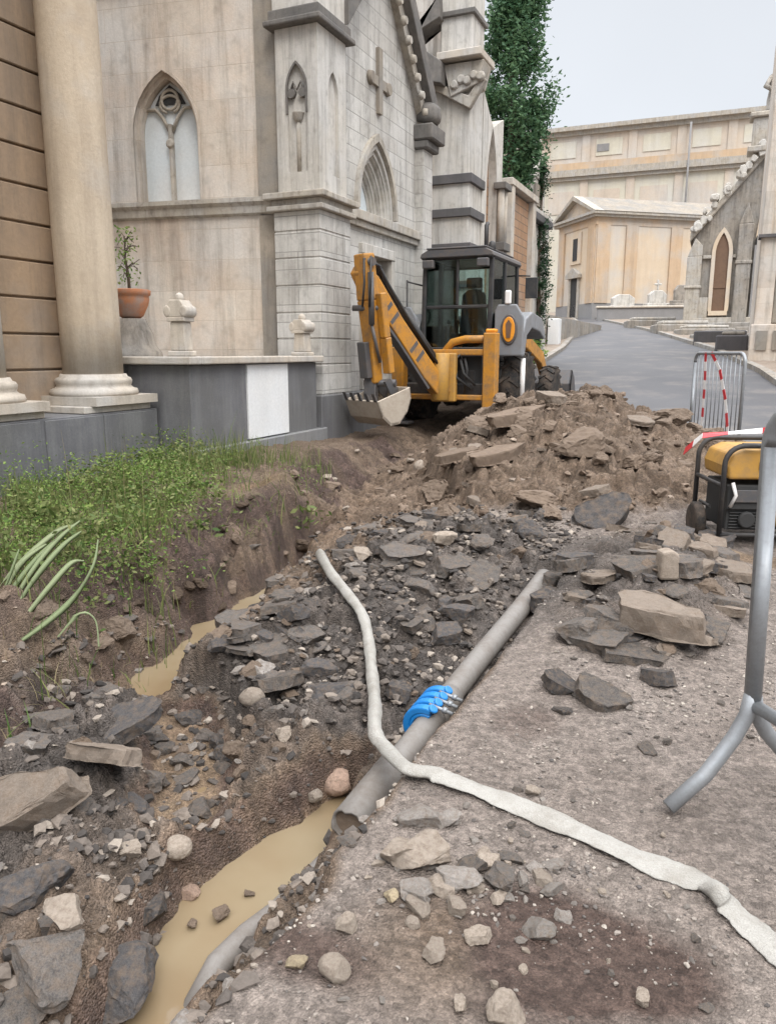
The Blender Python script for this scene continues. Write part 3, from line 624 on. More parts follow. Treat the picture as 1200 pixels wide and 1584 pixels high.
mb = MB(); mb.box(-5.08, -4.36, 8.13, 9.04, 4.845, 4.905); mb.box(-5.04, -4.40, 8.18, 9.0, 4.905, 5.02); mb.build('pier_cap', 'blackcrust', ch, True, .015, 2)
mb = MB(); mb.box(-5.0, -4.44, 8.22, 8.96, 5.022, 6.0); mb.prism([(8.2, 6.0), (8.98, 6.0), (8.59, 7.6)], 'x', -5.0, -4.44); mb.build('pinnacle', 'marbleplain', ch, True)
mb = MB(); mb.box(-5.10, -4.40, 8.12, 11.9, -.1, .795); mb.build('plinth', 'basalt', ch, True, .01)
# marble front facing the street: X = -4.6
fx = -4.60; dc, dw = 10.12, 1.10; ac, aw = 10.10, 1.12
mb = MB(); D0, D1 = fx-.4, fx
def fp(poly): mb.prism(poly, 'x', D0, D1)
fp([(8.98,.79),(dc-dw/2,.79),(dc-dw/2,2.72),(8.98,2.72)]); fp([(dc+dw/2,.79),(11.9,.79),(11.9,2.72),(dc+dw/2,2.72)]); fp([(8.98,2.72),(11.9,2.72),(11.9,3.10),(8.98,3.10)])
ar = archpts(ac, aw, 3.14, 4.0); hf = len(ar)//2
fp([(8.98,3.10),(ac-aw/2,3.10),(ac-aw/2,3.14)]+ar[-2:hf:-1]+[(ac,4.0),(8.98,4.0)]); fp([(ac+aw/2,3.10),(11.9,3.10),(11.9,4.0),(ac,4.0)]+ar[hf-1:0:-1]+[(ac+aw/2,3.14)])
fp([(8.98,4.0),(11.9,4.0),(11.9,4.75),(10.3,6.6),(8.98,5.2)])
front = mb.build('front_wall', 'marble', ch, True)
mb = MB()
for k, (t, d) in enumerate(((.0,.0),(.07,.07),(.14,.14),(.21,.21))):
    a_, b_ = archring(ac, aw-2*t-.05, 3.10, 3.14, 4.0-t*1.25-.03, .03); ring(mb, a_, b_, 'x', fx-d-.06, fx-d+.01)
    a_, b_ = archring(ac, aw-2*t-.13, 3.10, 3.14, 4.0-t*1.25-.10, .04); ring(mb, a_, b_, 'x', fx-d-.10, fx-d-.03)
mw = mb.build('arched_window', 'marbleplain', ch, True)
mb = MB(); mb.prism(archpoly(ac, aw-.03, 3.10, 3.14, 3.97), 'x', fx-.30, fx-.26); mb.build('pane', 'pane', mw, True)
mb = MB(); a_, b_ = archring(ac, aw+.06, 3.14, 3.16, 4.06, .07); ring(mb, a_, b_, 'x', fx-.005, fx+.06); mb.build('hood_mould', 'trim', mw, True)
mb = MB(); mb.box(fx-.002, fx+.10, 9.05, 11.95, 2.98, 3.10); mb.box(fx-.002, fx+.06, 9.05, 11.95, 2.90, 2.98); mb.build('string_course', 'trim', ch, True, .01, 2)
mb = MB()
for y in (dc-dw/2, dc+dw/2-.10): mb.box(fx-.20, fx+.05, y, y+.10, .80, 2.58)
mb.box(fx-.20, fx+.06, dc-dw/2, dc+dw/2, 2.58, 2.715)
dr = mb.build('door', 'marbleplain', ch, True, .008)
mb = MB(); mb.box(fx-.30, fx-.26, dc-.16, dc+.45, .80, 2.20); mb.box(fx-.255, fx-.24, dc-.12, dc+.10, .95, 2.1); mb.box(fx-.255, fx-.24, dc+.16, dc+.40, .95, 2.1); mb.build('leaf', 'orangeL', dr, True, .006)
mb = MB(); mb.box(fx-.36, fx-.305, dc-.45, dc+.45, .8, 2.57); mb.build('dark_opening', 'void', dr, True)
mb = MB(); mb.box(fx-.003, fx+.05, 10.13, 10.25, 4.42, 5.22); mb.box(fx-.003, fx+.045, 9.90, 10.129, 4.74, 4.86); mb.box(fx-.003, fx+.045, 10.251, 10.50, 4.74, 4.86)
for y, z in ((9.93, 4.8), (10.47, 4.8)): mb.lathe([(.09, 0), (.075, .06)], (fx, y, z), 10, 'x')
mb.build('relief_cross', 'creamdark', ch, True)
mb = MB()
mb.prism([(11.95, 4.62), (11.95, 4.95), (10.3, 6.86), (10.3, 6.53)], 'x', fx-.45, fx+.22); mb.prism([(8.9, 5.03), (8.9, 5.3), (10.3, 6.86), (10.3, 6.53)], 'x', fx-.45, fx+.22)
mb.build('gable_coping', 'blackcrust', ch, True, .01)
mb = MB(); mb.prism([(11.7, 4.30), (11.9, 4.30), (11.9, 4.74), (10.3, 6.54), (10.2, 6.42), (11.6, 4.75)], 'x', fx-.002, fx+.10)
for k in range(9):
    t = k/8; mb.lathe([(.03,0),(.07,.03),(.05,.09)], (fx+.10, 11.75-1.35*t, 4.60+1.5*t), 8, 'x')
mb.build('gable_frieze', 'trim', ch, True)
mb = MB(); mb.box(fx-.1, fx+.14, 11.55, 11.93, .796, 4.28); mb.build('far_pier', 'marble', ch, True, .008)
mb = MB(); mb.box(fx-.1, fx+.22, 11.5, 12.0, 4.282, 4.40); mb.box(fx-.1, fx+.3, 11.48, 12.05, 4.40, 4.62); mb.lathe([(.16,0),(.22,.06),(.20,.22),(.10,.3)], (fx+.12, 11.75, 4.66), 8); mb.build('far_pier_cap', 'blackcrust', ch, True, .02)
mb = MB(); mb.box(-9.3, -5.0, 8.3, 11.9, 5.5, 5.6); mb.prism([(8.4, 5.6), (11.9, 4.9), (10.3, 6.5)], 'x', -9.3, -5.01); mb.build('roof', 'roofgrey', ch, True)

# ---------------------------------------------------------------- second chapel, dark banded buttress
c2 = empty('banded_chapel', (-4.9, 14.3, .5), 'tall pale chapel behind the digger with dark bands round its buttress', 'chapel')
mb = MB(); mb.box(-5.20, -4.31, 13.30, 14.0, .2, 5.75)
mb.build('buttress', 'marbleplain', c2, True, .02)
mb = MB(); mb.box(-5.22, -4.98, 13.285, 13.32, 2.4, 5.6); mb.build('corner_strip', 'orangeL', c2, True)
mb = MB()
for z, h in ((4.12, .15), (3.58, .14), (3.00, .15), (2.4, .12), (1.8, .12)): mb.box(-5.24, -4.25, 13.25, 14.05, z, z+h)
mb.build('dark_band', 'dark', c2, True, .008)
mb = MB(); mb.box(-9.5, -4.56, 14.0, 15.9, .2, 5.5); mb.box(-9.5, -5.1, 13.6, 15.5, 5.5, 8.5); mb.build('wall', 'cream', c2, True)
mb = MB(); ay = 14.62
mb.box(-4.56, -4.30, 14.0, ay-.33, .3, 4.3); mb.box(-4.56, -4.30, ay+.33, 15.3, .3, 4.3)
a3 = archpts(ay, .66, 4.2, 5.3); hf = len(a3)//2
mb.prism([(14.0, 4.3), (ay-.33, 4.3)]+a3[-2:hf:-1]+[(ay, 5.3), (14.0, 5.75)], 'x', -4.56, -4.30); mb.prism([(15.3, 4.3), (15.3, 5.6), (ay, 5.3)]+a3[hf-1:0:-1]+[(ay+.33, 4.3)], 'x', -4.56, -4.30)
mb.build('street_front', 'marbleplain', c2, True)
mb = MB(); mb.prism(archpoly(ay, .66, .6, 4.2, 5.28), 'x', -4.50, -4.46); mb.build('arch_recess', 'brick', c2, True)
for y in (14.98, 15.2):
    mb = MB(); mb.tube([(-4.22, y, .4), (-4.22, y, 3.2)], .075, 10); mb.tube([(-4.22, y, 3.35), (-4.22, y, 4.3)], .065, 10); k_ = mb.build('colonnette', 'base', c2, True)
    
    for za_, zb_ in ((3.2, 3.35), (4.3, 4.42)): mb = MB(); mb.box(-4.34, -4.10, y-.11, y+.11, za_, zb_); mb.build('capital' if za_ > 4 else 'band', 'blackcrust', k_, True, .01)
# carved capital, slab and upper stage
mb = MB(); mb.prism([(-4.62, 5.45), (-4.15, 5.6), (-4.05, 5.95), (-4.75, 5.95)], 'y', 13.15, 13.6)
for k in range(5): mb.lathe([(.03,0),(.09,.03),(.06,.10)], (-4.55+.11*k, 13.2, 5.62+.05*(k % 2)+.02*k), 8, 'y')
mb.prism([(-4.95, 5.62), (-4.60, 5.42), (-4.30, 5.25), (-4.02, 5.66), (-4.12, 5.72), (-4.32, 5.45), (-4.58, 5.56), (-4.93, 5.75)], 'y', 13.18, 13.30)
mb.build('carved_capital', 'trim', c2, True, .012)
mb = MB(); mb.box(-4.82, -4.06, 13.0, 13.8, 5.98, 6.10); mb.build('cornice_slab', 'base', c2, True, .012)
mb = MB(); mb.box(-4.82, -4.27, 13.2, 13.85, 6.10, 9.0); mb.build('upper_pier', 'marbleplain', c2, True, .015)
mb = MB(); mb.box(-4.86, -4.22, 13.14, 13.9, 6.66, 6.74); mb.build('upper_band', 'blackcrust', c2, True, .01)
mb = MB(); mb.prism([(-5.30, 6.36), (-4.72, 5.95), (-4.72, 5.62), (-5.12, 5.72)], 'y', 12.95, 13.6); mb.build('slanted_roof', 'blackcrust', c2, True, .01)
mb = MB()
for k in range(7): mb.lathe([(.05,0),(.13,.05),(.09,.17)], (-5.25+.07*(k % 3), 13.10, 5.2+.11*k), 8, 'y')
mb.build('crocket', 'blackcrust', c2, True)
mb = MB(); mb.prism([(-5.45, 4.95), (-5.36, 5.02), (-4.98, 4.72), (-5.0, 4.62)], 'y', 13.0, 13.4); mb.build('raking_mould', 'blackcrust', c2, True, .01); mb = MB(); mb.prism([(-5.3, 6.4), (-5.18, 6.4), (-4.80, 6.95), (-4.77, 6.62)], 'y', 13.0, 13.4); mb.build('raking_mould', 'blackcrust', c2, True, .01)

# ---------------------------------------------------------------- brick tomb, white spired tomb
bt = empty('brick_tomb', (-4.9, 17, .7), 'plain orange brick tomb wall below the big conifer', 'tomb')
mb = MB(); mb.box(-9, -4.42, 16.02, 18.2, .4, 4.55); mb.build('wall', 'brick', bt, True)
mb = MB(); mb.box(-4.44, -4.28, 16.03, 16.25, .4, 4.58); mb.box(-4.44, -4.30, 17.95, 18.2, .4, 4.58); mb.build('pilaster', 'base', bt, True, .01)
mb = MB(); mb.box(-9, -4.26, 15.98, 18.25, 4.582, 4.72); mb.build('coping', 'base', bt, True, .01)
wt = empty('white_tomb', (-4.9, 19.6, .9), 'slim white marble tomb with a dark cornice band and thin spire', 'tomb')
mb = MB(); mb.box(-5.9, -4.50, 18.5, 20.6, .5, 4.42); mb.box(-4.52, -4.42, 18.5, 18.8, .6, 4.42); mb.box(-4.52, -4.42, 20.3, 20.6, .6, 4.42); mb.build('body', 'marbleplain', wt, True, .015)
mb = MB(); mb.box(-6.0, -4.34, 18.4, 20.7, 4.422, 4.60); mb.build('cornice', 'dark', wt, True, .015)
mb = MB(); mb.box(-6.0, -4.36, 18.42, 20.68, 4.602, 4.70); mb.box(-5.7, -4.55, 19.3, 20.5, 4.70, 5.5); mb.prism([(19.2, 5.5), (20.55, 5.5), (19.9, 6.1)], 'x', -5.7, -4.52); mb.build('upper_stage', 'marbleplain', wt, True, .012)
mb = MB(); mb.box(-4.54, -4.50, 19.25, 19.85, 4.85, 5.35); mb.build('inscription_panel', 'creamdark', wt, True)
mb = MB(); mb.lathe([(.14,0),(.15,.2),(.09,.4),(.055,.9),(.035,1.4),(.008,2.1)], (-4.62, 19.9, 5.6), 10); mb.build('spire', 'marbleplain', wt, True)
wt.location = (-4.9-.25, 19.6+.7, .95)
vg = empty('verge_wall', (-5.2, 22, 1.1), 'low pale verge wall with a white stone post by the left kerb', 'low wall')
mb = MB(); mb.box(-6.4, -6.0, 26, 40, 1, 2.6); mb.build('wall', 'greystone', vg, True)
mb = MB(); mb.box(-5.95, -5.55, 27.5, 27.9, 1.3, 2.45); mb.build('post', 'white', vg, True, .02)

# ---------------------------------------------------------------- orange chapel with pediment
a1_ = math.atan2(5.05, 6.45)
oc = empty('orange_chapel', (-9.35, 57.8, 3.55), 'small orange plastered chapel with a pediment at the end of the road', 'chapel', a1_)
LN, WD, EH = 12.0, 5.6, 7.35
mb = MB(); mb.box(0, LN, 0, WD, 1.2, 6.5); mb.build('wall', 'orangeL', oc)
mb = MB(); mb.box(-.06, LN, -.06, WD+.06, 0, 1.2); mb.build('dado', 'roofgrey', oc)
mb = MB(); mb.box(-.05, LN, -.05, WD+.05, 6.502, 7.0); mb.build('frieze', 'orange', oc)
mb = MB(); mb.box(-.35, LN, -.35, WD+.35, 7.0, 7.18); mb.box(-.5, LN, -.5, WD+.5, 7.18, 7.36); mb.build('cornice', 'trim', oc)
for x in (.05, 2.3, 5.9, 8.3):
    mb = MB(); mb.box(x, x+(.95 if x > 1 else 1.0), -.12, 0, 1.2, 6.5); mb.build('pilaster', 'orange', oc)
for y in (.1, WD-1.0):
    mb = MB(); mb.box(-.12, 0, y, y+.9, 1.2, 6.5); mb.build('pilaster', 'orange', oc)
mb = MB(); mb.prism([(-.4, 7.36), (WD+.4, 7.36), (WD/2, 8.65)], 'x', -.02, .3); pd_ = mb.build('pediment', 'orangeL', oc)
mb = MB(); mb.prism([(-.55, 7.36), (-.1, 7.36), (WD/2, 8.55), (WD/2, 8.85)], 'x', -.5, .25); mb.prism([(WD+.55, 7.36), (WD/2, 8.85), (WD/2, 8.55), (WD+.1, 7.36)], 'x', -.5, .25); mb.build('raking_cornice', 'trim', pd_)
mb = MB(); mb.prism([(-.55, 7.37), (WD+.55, 7.37), (WD/2, 8.84)], 'x', .26, LN); mb.build('roof', 'creamdark', oc)
mb = MB(); mb.box(-.10, .0, 2.0, 3.6, 4.1, 6.3); w_ = mb.build('window', 'orangeL', oc)
mb = MB(); mb.box(-.13, -.101, 2.5, 3.15, 4.35, 5.9); mb.build('pane', 'void', w_)
mb = MB(); mb.box(-.12, 0, 2.0, 2.3, 0, 3.1); mb.box(-.12, 0, 3.3, 3.6, 0, 3.1); mb.box(-.3, 0, 1.8, 3.8, 3.1, 3.35); mb.prism([(1.8, 3.35), (3.8, 3.35), (2.8, 3.85)], 'x', -.3, 0); d_ = mb.build('door', 'trim', oc)
mb = MB(); mb.box(-.06, -.02, 2.3, 3.3, 0, 3.1); mb.build('leaf', 'void', d_)

# long gallery building behind
bg_ = empty('gallery_building', (-10, 86, 5.5), 'long cream and pink gallery building with cornices filling the skyline', 'building', R(1.5))
mb = MB(); mb.box(-16, 24, 0, 14, -.5, 13.2); mb.build('lower_wall', 'yellowish', bg_)
mb = MB(); mb.box(-16, 24, .25, 14, 14.2, 17.6); mb.build('upper_wall', 'pinkish', bg_)
mb = MB(); mb.box(-16, 24, -.35, 14, 13.2, 13.55); mb.box(-16, 24, -.6, 14, 13.55, 14.2); mb.build('cornice', 'trim', bg_)
mb = MB(); mb.box(-16, 24, -.1, 14, 17.6, 18.0); mb.box(-16, 24, -.5, 14, 18.0, 18.4); mb.build('top_cornice', 'trim', bg_)
mb = MB(); mb.box(-16, 24, .1, .25, 14.2, 15.0); mb.build('parapet_band', 'orange', bg_)
for k in range(8):
    x = -15+4.6*k
    mb = MB(); mb.box(x, x+.8, -.12, 0, 8, 13.2); mb.box(x, x+.8, .12, .25, 15.0, 17.6); mb.build('pilaster', 'pinkish', bg_)
    mb = MB(); mb.box(x+1.4, x+4.0, -.06, 0, 10.0, 12.2); mb.build('lower_panel', 'pinkish', bg_)
    mb = MB(); mb.box(x+1.4, x+4.0, .18, .25, 15.5, 17.1); mb.build('upper_panel', 'yellowish', bg_)
mb = MB(); mb.box(-4.3, -3.1, .12, .24, 15.9, 16.6); mb.build('vent_grille', 'roofgrey', bg_)
mb = MB(); mb.tube([(4.6, -.7, 5), (4.6, -.7, 17.6)], .1, 8); mb.build('downpipe', 'roofgrey', bg_)

# ---------------------------------------------------------------- ruined-looking gothic chapel on the right
rc = empty('stained_gothic_chapel', (-2.0, 39.3, 2.25), 'soot stained gothic chapel with crocketed gable and statue on the right of the road', 'chapel', R(1))
mb = MB(); mb.prism([(.0, -.3), (6.2, -.3), (6.2, 4.2), (3.0, 7.9), (.0, 4.1)], 'y', 0, 6); mb.build('wall', 'greystone', rc)
mb = MB(); mb.prism([(-.15, 3.95), (3.0, 7.75), (3.0, 8.05), (-.15, 4.35)], 'y', -.22, 6.1); mb.prism([(6.4, 3.95), (6.4, 4.35), (3.0, 8.05), (3.0, 7.75)], 'y', -.22, 6.1); mb.build('gable_coping', 'trim', rc, bevel=.04)
g_ = random.Random(4)
for k in range(7):
    t = .04+.14*k; x, z = 3.0*t-.1, 4.3+3.75*t; mb = MB()
    for q in range(4):
        s_ = g_.uniform(.10,.2); cx_, cz_ = x+g_.uniform(-.12,.16), z+g_.uniform(-.12,.30); a = g_.uniform(0,1.5)
        mb.prism([(cx_+s_*math.cos(a+u_)*g_.uniform(.7,1.2), cz_+s_*math.sin(a+u_)*g_.uniform(.8,1.3)) for u_ in np.linspace(0, 6.28, 7)[:-1]], 'y', -.30-.05*q, .15+.03*q)
    mb.build('crocket', 'marbleplain', rc, bevel=.03)
mb = MB(); mb.box(-.2, .42, -.35, .1, -.3, 3.3); mb.prism([(-.2, 3.3), (.42, 3.3), (.42, 3.75), (.1, 4.1)], 'y', -.33, .05); mb.box(-.26, .48, -.41, .1, 1.9, 2.02); mb.build('buttress', 'trim', rc, bevel=.03)
mb = MB(); mb.box(1.85, 2.45, -.35, .0, -.3, 4.6); mb.prism([(1.85, 4.6), (2.45, 4.6), (2.15, 5.5)], 'y', -.33, 0); mb.box(1.8, 2.5, -.40, .0, 2.9, 3.05); mb.build('buttress', 'greystone', rc, bevel=.03)
mb = MB(); a_, b_ = archring(1.25, .55, .9, 3.4, 4.3, .16); ring(mb, a_, b_, 'y', -.14, .01); mb.box(.85, 1.65, -.2, 0, .7, .9); w_ = mb.build('lancet_window', 'orangeL', rc)
mb = MB(); mb.prism(archpoly(1.25, .55, .9, 3.4, 4.3), 'y', -.06, -.02); mb.box(.97, 1.53, -.09, -.065, 1.9, 2.1); mb.build('pane', 'brownglass', w_)
mb = MB(); mb.box(2.55, 4.4, -.15, .0, 3.35, 3.7); mb.box(2.55, 2.8, -.2, 0, 0, 3.35); mb.box(2.9, 4.4, -.06, 0, 0, 3.3); mb.build('doorway', 'roofgrey', rc)
mb = MB(); mb.prism([(2.55, 3.9), (3.5, 3.9), (3.5, 5.2), (2.7, 5.4)], 'y', -.12, 0); mb.build('panel', 'orangeL', rc)
mb = MB(); mb.lathe([(.25, -.08), (.3, 0)], (2.85, -.15, 3.9), 12, 'y'); mb.prism([(2.8, 5.6), (3.5, 6.1), (3.6, 6.9), (2.9, 6.6)], 'y', -.3, 0); mb.build('dark_niche', 'void', rc)
mb = MB(); mb.box(1.9, 3.7, -.5, .6, 7.5, 7.75); mb.box(2.05, 3.5, -.35, .5, 7.75, 8.9); mb.box(1.9, 3.7, -.5, .6, 8.9, 9.1); mb.lathe([(.10,-.02),(.2,0)], (2.8, -.38, 8.4), 10, 'y'); mb.build('pinnacle', 'trim', rc, bevel=.04)
mb = MB(); mb.lathe([(.42,0),(.45,.1),(.34,.2),(.36,.5),(.30,.9),(.34,1.25),(.30,1.5),(.12,1.62),(.17,1.72),(.19,1.86),(.14,2.0),(.04,2.06)], (2.85, 0, 9.1), 10); mb.tube([(2.6, -.1, 10.5), (2.4, -.3, 10.1), (2.7, -.4, 9.9)], .1, 8); mb.build('statue', 'greystone', rc)
mb = MB(); mb.box(-.6, 6, -1.6, 0, -.4, .15); mb.box(.5, 5.5, -1.0, 0, .15, .35); mb.build('steps', 'greystone', rc, bevel=.03)
mb = MB(); mb.box(.0,3.2,-.32,0,.35,.6); mb.box(.43,.80,-.14,0,3.2,3.35); mb.box(1.70,1.84,-.14,0,3.2,3.35); mb.box(.3,.8,-.25,0,.6,1.5); mb.build('base_moulding', 'trim', rc, bevel=.02)

# building with the pale pilaster at the right edge
rb = empty('pilaster_building', (1.5, 22, 1.0), 'pale building with stepped pilaster and thin dark string course at right edge', 'building')
mb = MB(); mb.box(.62, 6, 21.1, 26, .5, 9.5); mb.build('wall', 'cream', rb, True)
mb = MB(); mb.box(.42, .62, 20.95, 26, .8, 9.5); mb.box(.42, .80, 20.9, 21.2, 1.9, 4.0); mb.build('pilaster', 'cream', rb, True, .02)
mb = MB(); mb.box(.36, 3, 20.80, 21.3, 3.93, 4.0); mb.build('string_course', 'dark', rb, True)
mb = MB(); mb.box(.82, 2.5, 21.04, 21.12, 2.0, 3.2); mb.build('recessed_panel', 'creamdark', rb, True)
mb = MB(); mb.box(.36, 2.8, 20.7, 21.09, .6, 1.95); mb.build('pedestal', 'cream', rb, True, .02)
mb = MB(); mb.box(.50, .74, 20.66, 20.72, 1.35, 1.8); mb.box(.86, 1.1, 20.66, 20.72, 1.35, 1.8); mb.build('carved_panel', 'creamdark', rb, True)
kb = empty('roadside_wall', (.6, 24, 1.2), 'low dark stone wall beside the right edge of the road', 'low wall')
mb = MB(); mb.box(-.45, .40, 24.2, 25.2, .9, 1.78); mb.box(-1.2, .4, 28, 29, 1.2, 2.0); mb.build('wall', 'dark', kb, True, .04)
mb = MB(); mb.box(-.3, .3, 24.3, 25.1, 1.78, 1.88); mb.build('capstone', 'greystone', kb, True, .03)

# kerb stones and verge on the road sides
def strip(name, P, off0, off1, h, mat, label, cat, i0=0, i1=None, kind=None):
    mb = MB(); pts = [lerp_path(P, t) for t in np.linspace(i0, (i1 or len(P)-1)-1e-6, 40)]
    for p, q in zip(pts[:-1], pts[1:]):
        a, b_ = float(z0(p[1])), float(z0(q[1]))
        mb.add([(p[0]+off0,p[1],a-.1),(p[0]+off1,p[1],a-.1),(q[0]+off1,q[1],b_-.1),(q[0]+off0,q[1],b_-.1),(p[0]+off0,p[1],a+h),(p[0]+off1,p[1],a+h),(q[0]+off1,q[1],b_+h),(q[0]+off0,q[1],b_+h)],
               [(3,2,1,0),(4,5,6,7),(0,1,5,4),(1,2,6,5),(2,3,7,6),(3,0,4,7)])
    o = mb.build(name, mat)
    return tag(o, kind='structure') if kind else tag(o, label, cat)
strip('kerb', LE, -.02, .16, .13, 'greystone', '', '', 4, None, 'structure')
strip('kerb', RE, -.05, .13, .14, 'greystone', '', '', 3, None, 'structure')
strip('pavement', LE, -1.2, -.021, .11, 'concrete', '', '', 4, None, 'structure')
strip('pavement', RE, .131, 2.6, .12, 'concrete', '', '', 3, None, 'structure')
# small tombs before the orange chapel and along the right verge
def small_tomb(x, y, w_, h_, d_, rz, mat, lab, cross=False):
    z = float(z0(y)); o = empty('small_tomb', (x, y, z), lab, 'tomb', rz)
    mb = MB(); mb.box(-w_/2,w_/2,-d_/2,d_/2,-.2,h_*.45); mb.box(-w_*.42,w_*.42,-d_*.1,d_*.4,h_*.45,h_*.55); mb.build('base', mat, o, bevel=.03)
    mb = MB(); mb.prism([(-w_*.3,h_*.55),(w_*.3,h_*.55),(w_*.32,h_*.85),(w_*.15,h_),(-w_*.15,h_),(-w_*.32,h_*.85)], 'y', d_*.05, d_*.3)
    if cross: mb.box(-.06,.06,d_*.1,d_*.2,h_,h_+.7); mb.box(-.25,.25,d_*.1,d_*.2,h_+.35,h_+.47)
    mb.build('headstone', mat, o, bevel=.03)
small_tomb(-7.0, 56.5, 2.6, 1.7, 1.6, R(35), 'marbleplain', 'broad white tomb before the orange chapel wall, nearest its corner')
small_tomb(-4.9, 57.6, 2.0, 1.9, 1.5, R(30), 'marbleplain', 'second pale tomb to the right of the broad white tomb, topped by a cross', True)
small_tomb(-3.3, 56.3, 1.5, 2.2, 1.3, R(30), 'greystone', 'grey tall tomb between the orange chapel and the stained gothic chapel')
fw = empty('front_wall', (-6, 54.6, 3.4), 'long low grey wall in front of the small tombs', 'low wall', R(14))
mb = MB(); mb.box(-2.5, 4.5, -.2, .2, -.4, .75); mb.build('wall', 'roofgrey', fw, bevel=.04)
mb = MB(); mb.box(-2.6, 4.6, -.3, .3, .75, .9); mb.build('coping', 'base', fw, bevel=.04)
vr_ = [(-1.6,34,1.0,.5),(-.9,30.5,.9,.45),(-2.6,37,1.2,.6),(-4.4,43,1.3,.6)]
vlab = ['low mossy grave slab on the right verge beside the stained gothic chapel steps','low brown grave slab on the right verge nearest the dark roadside wall','low grey grave slab on the right verge between two other slabs','small grave slab on the right verge farthest up the road']
for (x, y, w_, h_), lb in zip(vr_, vlab):
    o = empty('grave_slab', (x+.5, y, float(z0(y))), lb, 'grave', R(15))
    mb = MB(); mb.box(-w_,w_,-.8,.8,-.1,h_*.6); mb.build('kerbstone', 'greystone', o, bevel=.04); mb = MB(); mb.box(-w_*.8,w_*.8,-.65,.65,h_*.6,h_*.85); mb.build('lid', 'trim', o, bevel=.04)

# ---------------------------------------------------------------- trees
def leaves(name, pts, size, mat, parent, seed, flat=.5):
    g = np.random.default_rng(seed); n_ = len(pts); u = g.normal(size=(n_,3)); u[:,2] = u[:,2]*flat; u /= np.linalg.norm(u, axis=1)[:,None]
    w_ = np.cross(u, g.normal(size=(n_,3))); w_ /= np.linalg.norm(w_, axis=1)[:,None]; s_ = size*g.uniform(.5,1.3,(n_,1))
    V = np.stack([pts-u*s_, pts+w_*s_*.45, pts+u*s_, pts-w_*s_*.45], 1).reshape(-1,3); F = np.arange(4*n_).reshape(-1,4)
    return link(name, npmesh(name, V, F, mat, np.repeat(g.random(n_), 4)), parent)
def tree(name, x, y, prof, clumps, per, cs, leaf, mat, lab, seed, zb=None):
    """prof: (height, radius) pairs of the crown outline; clumps gathered along it"""
    zb = float(z0(y)) if zb is None else zb; o = empty(name, (x, y, zb), lab, 'tree'); g = np.random.default_rng(seed)
    hs = [p[0] for p in prof]; rs = [p[1] for p in prof]
    mb = MB(); top = hs[-1]; mb.tube([(0,0,-.2),(.03,.02,top*.3),(-.03,.0,top*.6),(.02,.01,top*.92)], .1, 10, True, [.17*max(rs)+.03,.13*max(rs)+.02,.08*max(rs)+.01,.02]); 
    P = []
    for k in range(clumps):
        h = g.uniform(hs[0], hs[-1]); r = np.interp(h, hs, rs); a = g.uniform(0, 6.28); q = r*math.sqrt(g.uniform(.12, 1))*g.uniform(.8, 1.12)
        c_ = np.array([q*math.cos(a), q*math.sin(a), h]); P.append(c_+g.normal(size=(per,3))*cs*g.uniform(.6,1.2)*np.array([1,1,1.25]))
        if k % 6 == 0: mb.tube([(0,0,max(.3,h-.5*q-.2)),(c_[0]*.5,c_[1]*.5,h-.15),tuple(c_)], .02, 5, True, [.03,.02,.006])
    mb.build('trunk', 'bark', o); leaves('crown', np.concatenate(P), leaf, mat, o, seed+1)
tree('conifer_tree', -4.95, 18.35, [(4.15,.2),(4.5,.5),(5.2,.76),(6.0,.84),(6.8,.74),(7.6,.56),(8.6,.62),(9.6,.62),(11,.2)], 300, 120, .13, .06, 'conifer', 'tall dark green conifer rising between the orange brick tomb and the white tomb', 5)
tree('cypress_tree', -4.72, 20.5, [(.5,.12),(.9,.20),(1.8,.27),(2.8,.27),(3.7,.19),(4.5,.10),(5.0,.03)], 110, 70, .07, .036, 'cypress', 'narrow dark cypress in front of the white spired tomb', 9)
tree('roadside_bush', -4.70, 19.3, [(.05,.3),(.25,.45),(.5,.4),(.75,.2)], 40, 50, .1, .05, 'weed', 'small bright green bush at the foot of the narrow cypress', 15)

# ---------------------------------------------------------------- backhoe loader, rear end towards the camera
BX, BY, BZ = -3.55, 10.0, .27
bk = empty('backhoe_loader', (BX, BY, BZ), 'yellow backhoe loader with dark cab parked behind the spoil heap', 'digger')
P_ = lambda x, y, z: Vector((x-BX, y-BY, z-BZ))
# cab: x -.50..+.50, y .45..1.95, z 1.0..2.40
def post(mb, a, b_, w=.07): mb.beam(a, b_, w, w, up=(0,1,0))
mb = MB()
cx0, cx1, cy0, cy1, cz0, cz1 = -.50, .52, .42, 1.95, 1.02, 2.30
for x in (cx0+.03, cx1-.03):
    for y, yt in ((cy0+.03, cy0+.10), (1.15, 1.15), (cy1-.03, cy1-.12)):
        mb.beam((x, y, cz0), (x, yt, cz1), .06, .07, up=(0,1,0))
for z in (cz0, cz1-.02):
    mb.box(cx0, cx1, cy0, cy0+.07, z, z+.08) if z == cz0 else mb.box(cx0, cx1, cy0+.05, cy0+.13, z, z+.06)
    mb.box(cx0, cx0+.07, cy0, cy1, z, z+.07); mb.box(cx1-.07, cx1, cy0, cy1, z, z+.07); mb.box(cx0, cx1, cy1-.14, cy1-.05, z, z+.06)
mb.box(cx0, cx1, cy0, cy1, cz0-.12, cz0-.001)
mb.box(cx0+.06, cx1-.06, cy0+.045, cy0+.08, 1.62, 1.67)                        # split of the rear window
mb.box(-.01, .03, cy0+.06, cy0+.10, 1.67, 2.28)
cab = mb.build('cab', 'black', bk, bevel=.012)
mb = MB(); mb.prism([(cx0-.02, 2.302), (cx1+.02, 2.302), (cx1+.0, 2.36), (cx1-.10, 2.41), (cx0+.10, 2.41), (cx0-.0, 2.36)], 'y', cy0-.01, cy1+.0)
